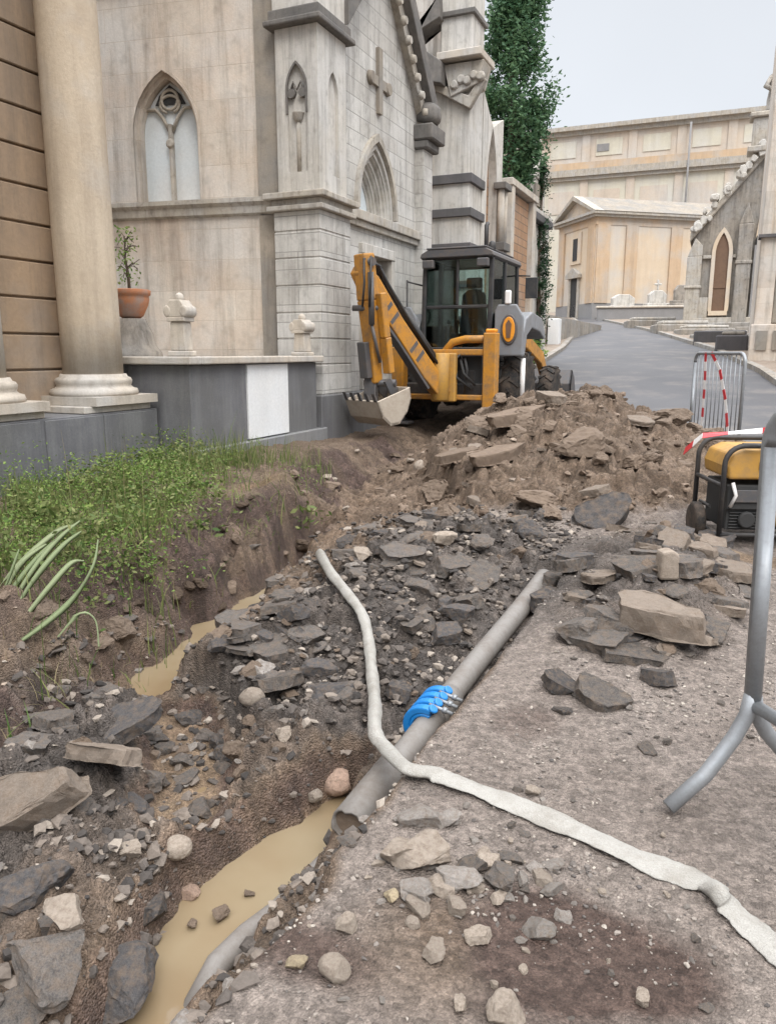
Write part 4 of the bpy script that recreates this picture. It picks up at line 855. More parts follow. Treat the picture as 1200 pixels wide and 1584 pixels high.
mb.box(cx0+.08, cx1-.08, cy0-.02, cy1-.1, 2.41, 2.435); tag(mb.build('roof', 'steel', bk, bevel=.02, seg=2), 'dark cab roof')
mb = MB(); mb.box(cx0+.06, cx1-.06, cy0+.055, cy0+.06, cz0+.08, 1.62); mb.box(cx0+.06, -.01, cy0+.075, cy0+.08, 1.67, 2.27); mb.box(.03, cx1-.06, cy0+.075, cy0+.08, 1.67, 2.27); mb.build('rear_window', 'glass', cab)
for xa_ in (cx0+.025, cx1-.03):
    for ya_, yb_ in ((cy0+.1, 1.11), (1.19, cy1-.08)): mb = MB(); mb.box(xa_, xa_+.005, ya_, yb_, cz0+.07, 2.28); mb.build('side_window', 'glass', cab)
mb = MB(); mb.box(cx0+.06, cx1-.06, cy1-.10, cy1-.095, cz0+.3, 2.28); mb.build('windscreen', 'glass', cab)
mb = MB(); mb.prism([(-.20, 1.12), (.24, 1.12), (.26, 1.30), (-.22, 1.30)], 'y', .85, 1.25); mb.prism([(-.19, 1.30), (.23, 1.30), (.19, 1.86), (.10, 1.93), (-.06, 1.93), (-.15, 1.86)], 'y', 1.18, 1.30); mb.box(-.10, .14, 1.2, 1.28, 1.95, 2.10); mb.build('seat', 'void', cab, bevel=.03, seg=2)
mb = MB(); mb.tube([(.02, 1.75, 1.0), (.02, 1.58, 1.55)], .03, 8); mb.tube([(.02+.17*math.cos(t), 1.57+.05*math.sin(t), 1.56+.16*math.sin(t)) for t in np.linspace(0, 6.283, 18)], .014, 6, False); mb.box(-.3, .34, 1.68, 1.85, 1.0, 1.42); mb.build('steering_column', 'black', cab)
mb = MB()
for x in (-.16, -.02, .2): mb.tube([(x, .62, 1.05), (x+.01, .60, 1.42)], .012, 6); mb.lathe([(.02,0),(.03,.02),(.02,.06)], (x+.01, .60, 1.42), 8)
mb.build('control_lever', 'black', cab)
mb = MB(); mb.tube([(.12, 1.45, 2.43), (.12, 1.45, 2.85), (.12, 1.50, 2.88)], .032, 10); mb.build('exhaust_pipe', 'black', bk)
mb = MB(); mb.lathe([(.05,0),(.055,.02),(.045,.08),(.02,.10)], (.40, .8, 2.435), 12); mb.tube([(.40,.8,2.43),(.40,.8,2.44)], .06, 12); mb.build('beacon', 'black', bk)
mb = MB(); mb.tube([(cx0-.02, .55, 1.95), (cx0-.20, .40, 2.0)], .012, 6); mb.tube([(cx0-.20, .40, 2.02), (cx0-.20, .40, .95)], .014, 6); mb.build('mirror_stay', 'black', bk)
for s_, x, y, z in ((1, cx1+.22, 1.75, 1.98), (-1, cx0-.2, 1.8, 2.0)):
    mb = MB(); mb.tube([(cx1 if s_ > 0 else cx0, 1.85, z+.18), (x-.02*s_, y, z+.16)], .012, 6); mb.box(x-.09, x+.09, y, y+.05, z-.16, z+.14); mb.build('mirror', 'black', bk, bevel=.02, seg=2)
for x in (-.38, .40):
    mb = MB(); mb.box(x-.08, x+.08, cy0-.07, cy0+.02, 2.16, 2.27); mb.build('work_lamp', 'steel', bk, bevel=.012)
# chassis and rear frame
mb = MB(); mb.box(-.42, .42, .1, 3.0, .42, .80); mb.box(-.58, .58, .06, .36, .40, .62); mb.box(-.48, .5, .3, 1.9, .80, .90); mb.build('chassis', 'black', bk, bevel=.02)
mb = MB(); mb.box(-.70, .72, -.06, .10, .40, .47); mb.box(-.70, .72, -.06, .10, .99, 1.07)
mb.prism([(-.62, 1.07), (-.40, 1.07), (-.50, 1.16), (-.62, 1.16)], 'y', -.06, .10)
mb.tube([(.02, 0, 1.04), (.12, 0, 1.16), (.30, 0, 1.20), (.62, 0, 1.20)], .055, 8)
mb.build('rear_frame', 'yellow', bk, bevel=.012)
mb = MB(); mb.box(-.5, .5, .11, .2, .47, .98); mb.tube([(.15, .02, .98), (.22, -.1, .7), (.40, .0, .55)], .02, 6); mb.tube([(.22, .02, .98), (.32, -.1, .75), (.45, .0, .6)], .02, 6); mb.tube([(.3, .0, .95), (.36, -.08, .8), (.3, .0, .5)], .018, 6); mb.build('hydraulic_block', 'void', bk)
for x, nm in ((-.64, 'l'), (.66, 'r')):
    mb = MB(); mb.box(x-.085, x+.085, -.10, .09, .47 if x < 0 else .22, 1.28 if x > 0 else 1.10); s_ = mb.build('stabiliser', 'yellow', bk, bevel=.012)
    mb = MB(); mb.box(x-.06, x+.06, -.07, .06, .08, .46 if x < 0 else .22); mb.box(x-.17, x+.17, -.14, .13, .05, .09); mb.build('stabiliser_foot', 'steel', s_, bevel=.01)
mb = MB(); mb.box(.59, .73, -.06, .06, 1.28, 1.33); mb.build('tail_lamp', 'lamp', bk, bevel=.015)
mb = MB(); mb.tube([(.95, .55, .95), (.95, .55, .35)], .035, 8); mb.build('step_bar', 'tapewhite', bk)
# rear wheels, front wheels
def wheel(x, y, r, w_, name):
    mb = MB(); h = w_/2
    mb.lathe([(r*.58,-h*.85),(r*.80,-h),(r*.96,-h*.86),(r,-h*.45),(r,h*.45),(r*.96,h*.86),(r*.80,h),(r*.58,h*.85)], (x, y, r), 36, 'x')
    for k in range(16):
        t = 2*math.pi*k/16
        for s2 in (-1, 1):
            tt = t+(.10 if s2 > 0 else 0); c_, q = math.cos(tt), math.sin(tt); c2_, q2 = math.cos(tt+.18), math.sin(tt+.18)
            mb.beam((x+s2*h*.05, y+c_*r*.995, r+q*r*.995), (x+s2*h*.95, y+c2_*r*.95, r+q2*r*.95), .05, .05, up=(0, c_, q))
    o = mb.build(name, 'rubber', bk)
    mb = MB(); mb.lathe([(r*.58,-h*.8),(r*.54,-h*.7),(r*.50,-h*.2),(r*.30,-h*.1),(r*.28,h*.1),(r*.30,h*.15),(r*.50,h*.2),(r*.54,h*.7),(r*.58,h*.8)], (x, y, r), 28, 'x'); mb.build('rim', 'yellow2', o)
for x in (-.70, .78): wheel(x, 1.0, .52, .30, 'rear_wheel')
for x in (-.72, .86): wheel(x, 2.75, .40, .24, 'front_wheel')
# fenders, hood, loader
for x0_, x1_ in ((-.90, -.54), (.56, .98)):
    mb = MB(); mb.prism([(.42, .98), (.42, 1.30), (.55, 1.48), (.9, 1.58), (1.5, 1.52), (1.8, 1.25), (1.7, 1.22), (1.4, 1.32), (.9, 1.36), (.62, 1.25), (.52, .98)], 'x', x0_, x1_)
    mb.prism([(x0_+.02, .98), (x1_, .98), (x1_, 1.50), (x1_-.10, 1.66), (x0_+.06, 1.66), (x0_+.02, 1.58)], 'y', .38, .42)
    f_ = mb.build('fender', 'fender', bk, bevel=.02, seg=2)
    if x0_ > 0:
        mb = MB(); ov = [(.79+.115*math.cos(t), 1.33+.20*math.sin(t)) for t in np.linspace(0, 6.283, 25)[:-1]]; mb.prism(ov, 'y', .355, .379); r_ = mb.build('lamp_surround', 'steel', f_, bevel=.01)
        mb = MB(); ov = [(.79+.085*math.cos(t), 1.33+.165*math.sin(t)) for t in np.linspace(0, 6.283, 25)[:-1]]; mb.prism(ov, 'y', .34, .354); lm = mb.build('roundel', 'lamp', r_, bevel=.006)
        mb = MB(); mb.prism([(.765, 1.22), (.815, 1.22), (.83, 1.40), (.79, 1.46), (.75, 1.40)], 'y', .33, .339); mb.build('tail_lens', 'brownglass', r_)
        mb = MB(); mb.box(.72, .80, .36, .42, 1.66, 1.84); mb.build('marker_lamp', 'tapewhite', f_, bevel=.015)
mb = MB(); mb.prism([(1.96, .80), (3.2, .80), (3.25, 1.30), (3.1, 1.38), (1.96, 1.45)], 'x', -.38, .40); mb.build('hood', 'yellow', bk, bevel=.03, seg=2)
for x in (-.55, .62):
    mb = MB(); mb.beam((x, 1.95, 1.20), (x, 3.0, .95), .10, .22); mb.beam((x, 3.0, .97), (x, 3.65, .45), .10, .22, .10, .16); mb.build('loader_arm', 'yellow', bk, bevel=.015)
mb = MB(); mb.prism([(3.55, .12), (4.25, .06), (4.27, .10), (3.72, .20), (3.62, .45), (3.72, .72), (3.66, .74), (3.52, .50)], 'x', -.95, 1.05)
for x in (-.95, 1.02): mb.prism([(3.55, .12), (4.25, .06), (3.9, .62), (3.66, .74), (3.52, .5)], 'x', x, x+.03)
tag(mb.build('loader_bucket', 'steel', bk, bevel=.008), 'dark front loader bucket')
# swing post and boom, folded back over the left
K0 = Vector((.06, -.10, .60))
mb = MB(); mb.prism([(-.12, .38), (.22, .38), (.22, 1.02), (-.12, 1.02)], 'y', -.16, -.06); mb.lathe([(.11,0),(.11,.62)], (.05, -.24, .40), 14); mb.build('swing_post', 'yellow2', bk, bevel=.015)
BD = Vector((-.50, -.866, 0)).normalized(); BN = BD.cross(Vector((0,0,1)))      # boom plane
B0 = Vector((.03, -.22, .52)); EL = P_(-4.06, 8.62, 2.24)
def bp(u_, z_, s_=0): return tuple(B0+BD*u_+Vector((0,0,z_))+BN*s_)
EU = (EL-B0).dot(BD); EZ = EL.z-B0.z
def plate(mb, poly, half):
    n_ = len(poly); vs = [bp(u_, z_, -half) for u_, z_ in poly]+[bp(u_, z_, half) for u_, z_ in poly]
    return mb.add(vs, [tuple(range(n_))[::-1], tuple(range(n_, 2*n_))]+[(i, (i+1) % n_, n_+(i+1) % n_, n_+i) for i in range(n_)])
ln = math.hypot(EU, EZ); ux, uz = EU/ln, EZ/ln; px_, pz_ = -uz, ux
bq = lambda a, h: (ux*a+px_*h, uz*a+pz_*h)
mb = MB(); plate(mb, [bq(-.08,-.09), bq(.35,-.13), bq(ln*.55,-.11), bq(ln-.10,-.11), bq(ln+.05,-.08), bq(ln+.08,.02), bq(ln+.02,.10), bq(ln-.18,.14), bq(ln*.6,.10), bq(.3,.11), bq(-.08,.09)], .085)
bo = mb.build('boom', 'yellow', bk, bevel=.018, seg=2)
mb = MB(); plate(mb, [bq(.2,-.135), bq(ln*.55,-.118), bq(ln-.25,-.13), bq(ln-.25,-.165), bq(ln*.5,-.15), bq(.2,-.17)], .075); mb.build('boom_underside', 'steel', bo)
mb = MB()
for s_ in (-.06, 0, .06): mb.tube([bp(*bq(.15,.17), s_), bp(*bq(ln*.5,.175), s_), bp(*bq(ln-.35,.20), s_), bp(*bq(ln-.12,.24), s_*.8), bp(*bq(ln+.02,.17), s_*.8)], .02, 6)
mb.tube([bp(*bq(.30,.21), .0), bp(*bq(ln*.62,.21), 0)], .05, 10); mb.build('hydraulic_hose', 'black', bo)
mb = MB()
for a in (.30, .38, .62, .70): plate(mb, [bq(ln*a,-.085), bq(ln*a+.05,-.085), bq(ln*a+.07,.09), bq(ln*a+.02,.08)], .087)
mb.build('decal_stripe', 'steel', bo)
mb = MB()
for s_, dr_ in ((-.05, .10), (.04, .16)): mb.tube([bp(*bq(ln-.30,.15), s_), bp(*bq(ln-.12,.22+dr_*.4), s_), tuple(EL+Vector((.10+s_, -.14, .10+dr_*.3))), tuple(EL+Vector((.14+s_, -.19-dr_*.3, -.16))), tuple(EL+Vector((.08+s_, -.15, -.42)))], .014, 6)
mb.build('looped_hose', 'black', bo); mb = MB(); mb.tube([bp(*bq(.25,.12), .09), bp(*bq(.1,.26), .10), (.25,-.05,1.0), (.28,.02,.9)], .016, 6); mb.build('base_hose', 'black', bo)
# dipper arm hangs from the boom end
D1 = P_(-3.99, 8.75, .93); DT = EL+Vector((0,0,.20))+BD*.02
mb = MB(); mb.beam(DT, EL+(D1-EL)*.25, .16, .22, .16, .26, up=tuple(BN)); mb.beam(EL+(D1-EL)*.25, D1, .15, .26, .13, .14, up=tuple(BN))
dp = mb.build('dipper_arm', 'yellow', bk, bevel=.018, seg=2)
SIDE = Vector((1,.15,0)).normalized()
mb = MB(); q0 = EL+SIDE*.20+Vector((0,-.02,-.25)); q1 = D1+SIDE*.18+Vector((0,-.02,.12)); mb.beam(q0, q0+(q1-q0)*.55, .10, .10); mb.beam(q0+(q1-q0)*.55, q1, .13, .09); mb.build('side_link', 'yellow', dp, bevel=.01)
mb = MB(); mb.tube([EL+SIDE*.12+Vector((0,-.12,-.02)), EL+SIDE*.13+Vector((0,-.12,-.62))], .035, 10); mb.tube([EL+SIDE*.13+Vector((0,-.12,-.62)), D1+SIDE*.10+Vector((0,-.1,.25))], .02, 8); mb.build('cylinder', 'steel', dp)
for qa_, qb_, qr_ in ((EL+Vector((0,0,.10))-BN*.16, EL+BN*.16+Vector((0,0,.10)), .05), (D1-SIDE*.14, D1+SIDE*.26, .045), (EL-SIDE*.16+Vector((0,0,-.42)), EL+SIDE*.20+Vector((0,0,-.42)), .035)):
    mb = MB(); mb.tube([qa_, qb_], qr_, 12); mb.build('pivot_pin', 'steel', dp)
mb = MB(); mb.beam(D1+Vector((0,0,.1))-SIDE*.05, D1+Vector((0,-.03,-.22))-SIDE*.05, .16, .10); mb.beam(EL+(D1-EL)*.62-SIDE*.06, EL+(D1-EL)*.95-SIDE*.06, .17, .20); mb.build('link', 'steel', dp, bevel=.01)
# bucket: curled, open side up
bc = D1+Vector((.10, .0, -.14)); mb = MB()
prof = [(.16,.10),(.18,-.04),(.12,-.20),(.0,-.34),(-.14,-.36),(-.26,-.26),(-.34,-.06)]
Tm = Matrix.Translation(bc) @ Matrix.Rotation(R(-28), 4, 'Z'); mb.T = Tm
th = .02; hw = .33
inn = [(x*.90-.004, z*.90+.006) for x, z in prof]
for i in range(len(prof)-1): mb.prism([prof[i], prof[i+1], inn[i+1], inn[i]], 'x', -hw, hw)
for s_ in (-1, 1): mb.prism(prof, 'x', s_*hw-(0 if s_ < 0 else .025), s_*hw+(.025 if s_ < 0 else 0))
bu = mb.build('bucket', 'bucket', bk, bevel=.006)
mb = MB(); mb.T = Tm
for k in range(5):
    x = -hw+.04+k*(2*hw-.08)/4; mb.prism([(-.32,-.09),(-.35,-.05),(-.385,.03),(-.35,.0)], 'x', x-.03, x+.03)
mb.build('bucket_tooth', 'steel', bu)
mb = MB(); mb.T = Tm
for s_ in (-.10, .10): mb.prism([(.14,.08),(.02,.20),(-.06,.16),(.02,.02),(.12,-.06)], 'x', s_-.02, s_+.02)
mb.build('bucket_ear', 'steel', bu)

# ---------------------------------------------------------------- generator
gz = H(.22, 5.25)
GA = -R(23.6)+R(4); GA = R(23.6)
ge = empty('generator', (.25, 5.28, float(z0(5.2))+.0), 'portable generator with yellow tank in black tube frame, striped tape draped over it', 'generator', R(20))
mb = MB()
ge.scale = (.9,.9,.93); w_, d_, h_ = .37, .26, .66
for y in (-d_, d_):
    pts = [(-w_, y, .06)]+[(-w_, y, h_-.12)]+[(-w_+.12*(1-math.cos(t)), y, h_-.12+.12*math.sin(t)) for t in np.linspace(.2, 1.57, 6)]+[(w_-.12*(1-math.cos(t)), y, h_-.12+.12*math.sin(t)) for t in np.linspace(1.57, .2, 6)]+[(w_, y, h_-.12), (w_, y, .06)]
    mb.tube(pts, .017, 10)
for x, z in ((-w_, .07), (w_, .07), (-w_, .40), (w_, .40)): mb.tube([(x, -d_, z), (x, d_, z)], .015, 8)
for y in (-d_, d_): mb.tube([(-w_, y, .08), (w_, y, .08)], .017, 8)
mb.tube([(-w_-.02, -.1, .24), (-w_-.02, .1, .24)], .012, 6)
mb.build('frame', 'black', ge)
mb = MB(); mb.prism([(-w_+.04, .44), (w_-.04, .44), (w_-.03, .52), (w_-.06, .60), (w_-.14, .635), (-w_+.14, .635), (-w_+.06, .60), (-w_+.03, .52)], 'y', -d_+.02, d_-.02); tk = mb.build('fuel_tank', 'yellow2', ge, bevel=.02, seg=3)
mb = MB(); mb.box(-.14, .22, -d_+.010, -d_+.021, .505, .555); mb.build('decal_stripe', 'twig', tk)
mb = MB(); mb.lathe([(.05,0),(.05,.03),(.03,.04)], (.05, 0, .635), 14); mb.box(-.14, -.02, -.08, .08, .634, .642); mb.build('filler_cap', 'black', tk)
mb = MB(); mb.box(-w_+.06, .02, -d_+.07, d_-.05, .10, .40); mb.box(.02, w_-.05, -d_+.10, d_-.06, .10, .42); mb.box(-w_+.05, -.02, -d_+.04, -d_+.07, .24, .40)
for k in range(6): mb.box(-w_+.08, .0, -d_+.055, -d_+.068, .11+.02*k, .12+.02*k)
mb.lathe([(.05,-.02),(.06,0),(.05,.02)], (-.18, -d_+.05, .17), 12, 'y')
mb.build('engine', 'void', ge, bevel=.012)
mb = MB(); mb.box(-w_+.09, -.05, -d_+.025, -d_+.039, .29, .37); mb.box(-.12, -.08, -d_+.02, -d_+.025, .31, .35); mb.build('control_panel', 'steel', ge, bevel=.008)
mb = MB(); mb.lathe([(.135,0),(.14,.03),(.125,.06),(.07,.075),(.06,.085),(.03,.09)], (.085, -d_+.085, .25), 22, 'y'); mb.build('recoil_starter', 'yellow2', ge)
mb = MB(); mb.lathe([(.05,0),(.045,.02),(.02,.025)], (.085, -d_-.003, .25), 12, 'y'); mb.build('pull_hub', 'lamp', ge)
mb = MB(); mb.tube([(-w_+.07, -d_+.02, .42), (-w_+.09, -d_+.0, .34), (-w_+.07, -d_+.03, .26)], .012, 6); mb.build('cable', 'tapewhite', ge)
for y in (.0,):
    mb = MB(); mb.lathe([(.06,-.03),(.11,-.035),(.125,-.02),(.125,.02),(.11,.035),(.06,.03)], (-w_-.07, y, .125), 22, 'x'); o = mb.build('wheel', 'rubber', ge)
    mb = MB(); mb.lathe([(.07,-.02),(.03,-.03),(.03,.03),(.07,.02)], (-w_-.07, y, .125), 14, 'x'); mb.build('rim', 'steel', o)
for y in (-.2, .2):
    mb = MB(); mb.lathe([(.03,0),(.03,.05)], (w_-.03, y, .01), 10); mb.build('rubber_foot', 'black', ge)

def ribbon(name, pts, w, wid_dirs, mats, lab, cat, thick=.0016, cell=.09):
    """barrier tape: a thin real strip, in alternating red and white lengths"""
    P = [Vector(p) for p in pts]; Q = [P[0]]; D = [Vector(wid_dirs[0]).normalized()]
    for i in range(len(P)-1):
        n_ = max(1, int((P[i+1]-P[i]).length/cell)); a, b_ = Vector(wid_dirs[i]).normalized(), Vector(wid_dirs[i+1]).normalized()
        for k in range(1, n_+1): t = k/n_; Q.append(P[i].lerp(P[i+1], t)); D.append(a.lerp(b_, t).normalized())
    o = empty(name, tuple(P[0]), lab, cat); g = random.Random(len(pts))
    for c_ in (0, 1):
        mb = MB()
        for i in range(len(Q)-1):
            if i % 2 != c_: continue
            d = (Q[i+1]-Q[i]).normalized(); nn = d.cross(D[i]).normalized()*thick
            a0, a1, b0, b1 = Q[i]-D[i]*w/2, Q[i]+D[i]*w/2, Q[i+1]-D[i+1]*w/2, Q[i+1]+D[i+1]*w/2
            mb.add([a0-nn,a1-nn,b1-nn,b0-nn,a0+nn,a1+nn,b1+nn,b0+nn], [(3,2,1,0),(4,5,6,7),(0,1,5,4),(1,2,6,5),(2,3,7,6),(3,0,4,7)])
        mb.build(('red_length', 'white_length')[c_], mats[c_], o, True)
    return o
# ---------------------------------------------------------------- crowd barriers
def barrier(name, a, b_, zb, tube, lab, foot=.30, bars=12, H_=1.08, legs=(1, 1), low=.22):
    a = Vector((*a, zb)); b_ = Vector((*b_, zb)); d = (b_-a); ln_ = d.length; d.normalize(); ang = math.atan2(d.y, d.x)
    o = empty(name, tuple(a), lab, 'barrier', ang); q = .10; r_ = tube/2
    mb = MB(); arc = lambda cx, cz, t0, t1: [(cx+q*math.cos(t), 0, cz+q*math.sin(t)) for t in np.linspace(t0, t1, 7)]
    mb.tube([(0,0,low)]+[(0,0,H_-q)]+arc(q, H_-q, math.pi, math.pi/2)+arc(ln_-q, H_-q, math.pi/2, 0)+[(ln_,0,low)], r_, 14); mb.tube([(0,0,low+.02),(ln_,0,low+.02)], r_*.8, 10)
    mb.build('frame', 'galv', o)
    mb = MB()
    for k in range(1, bars): x = ln_*k/bars; mb.tube([(x,0,low+.02),(x,0,H_)], .0065, 6)
    mb.build('bars', 'galv', o)
    for x, on in ((0, legs[0]), (ln_, legs[1])):
        if not on: continue
        for s_ in (-1, 1):
            mb = MB(); mb.tube([(x, 0, low+.06), (x, s_*.015, low-.01), (x, s_*.05, low-.07), (x, s_*(foot*.55), .10), (x, s_*foot, .022)], r_*.92, 12); mb.build('foot', 'galv', o)
    return o
nb_ = barrier('crowd_barrier', (.138, 2.198), (1.37, .62), H(.138, 2.198)-.0, .046, 'galvanised crowd barrier with splayed feet standing nearest the white hose', .247, 14, 1.10, (1, 1), .27); nb_.rotation_euler[0] = R(2.0)
barrier('crowd_barrier', (-.37, 9.55), (.13, 8.45), .16, .036, 'far crowd barrier wrapped in red and white tape beyond the generator', .28, 12, 1.13)
barrier('crowd_barrier', (.62, 4.30), (2.2, 3.1), H(.62, 4.3)-.0, .042, 'crowd barrier just behind the nearest one, only a foot and end post showing', .40, 14, 1.10, (1, 1), .20)
ribbon('warning_tape', [(-.26,9.27,1.30),(-.245,9.24,1.0),(-.24,9.23,.6),(-.25,9.24,.25)], .055, [(.4,-.9,0)]*4, ('red','tapewhite'), 'red and white tape hanging straight down the far barrier, left strand', 'tape', cell=.10)
ribbon('warning_tape', [(-.20,9.14,1.30),(-.10,8.93,1.12),(-.02,8.76,.82),(.02,8.66,.55),(.04,8.63,.3)], .055, [(.4,-.9,.3)]*5, ('red','tapewhite'), 'red and white tape sagging across the far barrier, right strand', 'tape', cell=.10)
gz_ = float(z0(5.2))
ribbon('warning_tape', [(-.22,5.12,gz_+.55),(-.12,4.98,gz_+.665),(.02,4.99,gz_+.685),(.20,4.95,gz_+.71),(.42,4.70,gz_+.80),(.60,4.40,gz_+.92)], .05, [(.2,.3,.9),(0,.8,.5),(0,.9,.2),(0,.8,.5),(0,.3,.9),(0,.2,.9)], ('red','tapewhite'), 'red and white tape draped over the generator tank', 'tape', cell=.10)

# ---------------------------------------------------------------- pipe in the trench
pa = Vector((-.98, 1.93, -.155)); pb = Vector((-.86, 4.15, .065)); pd = (pb-pa).normalized()
wp = empty('water_pipe', tuple(pa), 'dusty grey water pipe lying along the trench edge under the hose', 'pipe')
mb = MB(); rs = []
pts = [pa+pd*t*(pb-pa).length+Vector((.004*math.sin(t*9),0,.004*math.sin(t*7))) for t in np.linspace(.13, 1, 26)]
mb.tube(pts, .049, 20); mb.build('barrel', 'pipe', wp, True)
pts_ = [pa, pa+pd*.02, pa+pd*.30, pa+pd*.34]
def open_tube(name, p, q, r0, r1, th, mat, parent):
    mb = MB(); d = (q-p); n_ = 20; ref = d.normalized().cross(Vector((0,0,1))).normalized(); up = ref.cross(d.normalized()); vs = []
    for c_, r_ in ((p, r0), (q, r1), (q, r1-th), (p, r0-th)):
        for k in range(n_): t = 2*math.pi*k/n_; j = (.006*math.sin(3*t)+.005*math.sin(7*t)) if c_ is p else 0; vs.append(c_+ref*math.cos(t)*r_+up*math.sin(t)*r_+d.normalized()*j)
    mb.add(vs, [(a*n_+k, a*n_+(k+1) % n_, ((a+1) % 4)*n_+(k+1) % n_, ((a+1) % 4)*n_+k) for a in range(4) for k in range(n_)], True)
    return mb.build(name, mat, parent, True)
skt = open_tube('socket', pa, pa+pd*.33, .061, .060, .009, 'pipe', wp)
mb = MB(); mb.lathe([(.053,0),(.053,.002)], (0,0,0), 20); mb.v = [tuple(pa+pd*.14+Vector((0,0,1)).cross(pd).normalized()*x+pd.cross(Vector((0,0,1)).cross(pd).normalized())*y+pd*(z-.125)) for x, y, z in mb.v]; mb.build('mud_plug', 'clod', wp, True)
for t, l_ in ((.30, .025), (.345, .02)):
    p = pa+(pb-pa)*t; mb = MB(); mb.tube([p, p+pd*l_*4], .0555, 20); mb.build('collar', 'pipe', wp, True)
OLDPIPE = [(-1.07,2.12,-.345),(-1.085,1.87,-.335),(-1.10,1.70,-.332),(-1.13,1.58,-.330),(-1.15,1.47,-.340),(-1.155,1.36,-.40)]
op = empty('old_pipe', (-.92, 1.2, -.35), 'bluish grey pipe half sunk in the muddy water at the trench edge', 'pipe')
mb = MB(); mb.tube(OLDPIPE, .036, 16); mb.build('barrel', 'pipe', op, True)
# ---------------------------------------------------------------- hose
hz = [(495,858,.06,.030,1.),(512,885,.06,.028,.9),(535,915,.05,.027,.8),(560,950,.05,.027,.7),(570,990,.06,.026,.7),(575,1040,.07,.026,.7),(580,1090,.08,.026,.75),(580,1130,.07,.026,.75),(596,1160,.05,.027,.7),(630,1185,.03,.030,.5),(668,1197,.02,.033,.35),(700,1207,.012,.037,.25),(760,1230,.010,.040,.13),(840,1262,.010,.040,.13),(920,1297,.010,.040,.13),(1000,1333,.010,.041,.13),(1060,1357,.010,.041,.13),(1098,1372,.014,.038,.25),(1112,1383,.03,.022,.9),(1122,1398,.016,.034,.3),(1150,1425,.010,.038,.13),(1200,1467,.010,.039,.13),(1270,1520,.010,.039,.13)]
def pipe_top(X, Y):
    t = (X-pa.x)*pd.x+(Y-pa.y)*pd.y; cx_ = pa.x+pd.x*t; cz_ = pa.z+pd.z*t; off = np.abs(X-cx_)
    return np.where((t > 0) & (t < 2.3), cz_+.078*np.clip(1-(off/.20)**2, 0, 1)-.9*np.clip(off-.2, 0, 9), -9)
pth = []
for px, py, lf, hw_, fl in hz:
    x, y, z = hit(px, py, lf, pipe_top); pth.append((x, y, z, hw_, fl))
# pass over the pipe rather than through it
def dense(pth, n=7):
    out = []; A_ = np.array(pth); m_ = len(A_)
    for i in range(m_-1):
        p0, p1, p2, p3 = A_[max(i-1,0)], A_[i], A_[i+1], A_[min(i+2,m_-1)]
        for k in range(n):
            t = k/n; out.append(.5*((2*p1)+(-p0+p2)*t+(2*p0-5*p1+4*p2-p3)*t*t+(-p0+3*p1-3*p2+p3)*t**3))
    out.append(A_[-1]); return np.array(out)
dp_ = dense(pth)
zs_ = dp_[:,2].copy()
flo = np.array([max(H(x, y), H(x+.03, y), H(x-.03, y), float(pipe_top(np.array([x]), np.array([y]))[0]))+hw_*fl*.7 for x, y, z, hw_, fl in dp_])
zs_ = np.maximum(zs_, flo)
for _ in range(6): zs_[1:-1] = np.maximum(zs_[1:-1]*.4+(zs_[:-2]+zs_[2:])*.3, flo[1:-1]-.012)
dp_[:,2] = zs_
ho = empty('flat_hose', tuple(dp_[0,:3]), 'cream canvas hose running over the grey pipe and flat across the gravel', 'hose')
mb = MB(); vs = []; SEG = 16; nH = len(dp_)
for i, (x, y, z, hw_, fl) in enumerate(dp_):
    d = Vector(dp_[min(i+1,nH-1),:3]-dp_[max(i-1,0),:3]).normalized(); r_ = d.cross(Vector((0,0,1))).normalized(); u_ = r_.cross(d)
    tw_ = .12*math.sin(i*.33); r2 = r_*math.cos(tw_)+u_*math.sin(tw_); u2 = u_*math.cos(tw_)-r_*math.sin(tw_)
    wob = 1+.06*math.sin(i*.9)+.04*math.sin(i*2.3)
    for k in range(SEG):
        t = 2*math.pi*k/SEG; vs.append(Vector((x,y,z))+r2*math.cos(t)*hw_*wob+u2*(math.sin(t)*hw_*fl*(1-.25*math.cos(t*2))))
mb.add(vs, [(i*SEG+k, i*SEG+(k+1)%SEG, (i+1)*SEG+(k+1)%SEG, (i+1)*SEG+k) for i in range(nH-1) for k in range(SEG)]+[tuple(range(SEG))[::-1]], True)
mb.build('canvas', 'hose', ho, True)
# ---------------------------------------------------------------- blue clamp on the pipe
gp = pa+(pb-pa)*.27; ex_ = pd; ez_ = (Vector((0,0,1))-pd*pd.z).normalized(); es_ = ez_.cross(ex_).normalized()
cp = empty('pipe_clamp', tuple(gp), 'bright blue ribbed repair clamp bolted round the grey pipe', 'pipe clamp')
def cpt(a, t, r_): return gp+ex_*a+(es_*math.cos(t)+ez_*math.sin(t))*r_     # t=0 towards the trench, pi/2 up
t0_, t1_ = R(-50), R(112)
if (es_.x > 0): t0_, t1_ = R(68), R(230)
def shell(mb, a0, a1, r0, r1, t0, t1, n_=14):
    vs = []
    for k in range(n_+1):
        t = t0+(t1-t0)*k/n_
        for a, r_ in ((a0, r0), (a1, r0), (a1, r1), (a0, r1)): vs.append(cpt(a, t, r_))
    fs = [(4*k+q, 4*k+(q+1) % 4, 4*k+4+(q+1) % 4, 4*k+4+q) for k in range(n_) for q in range(4)]+[(0,1,2,3), (4*n_+3,4*n_+2,4*n_+1,4*n_)]
    return mb.add(vs, fs)
mb = MB(); shell(mb, -.015, .165, .051, .064, t0_, t1_); cs_ = mb.build('shell', 'blue', cp, True, .003)
mid = (t0_+t1_)/2
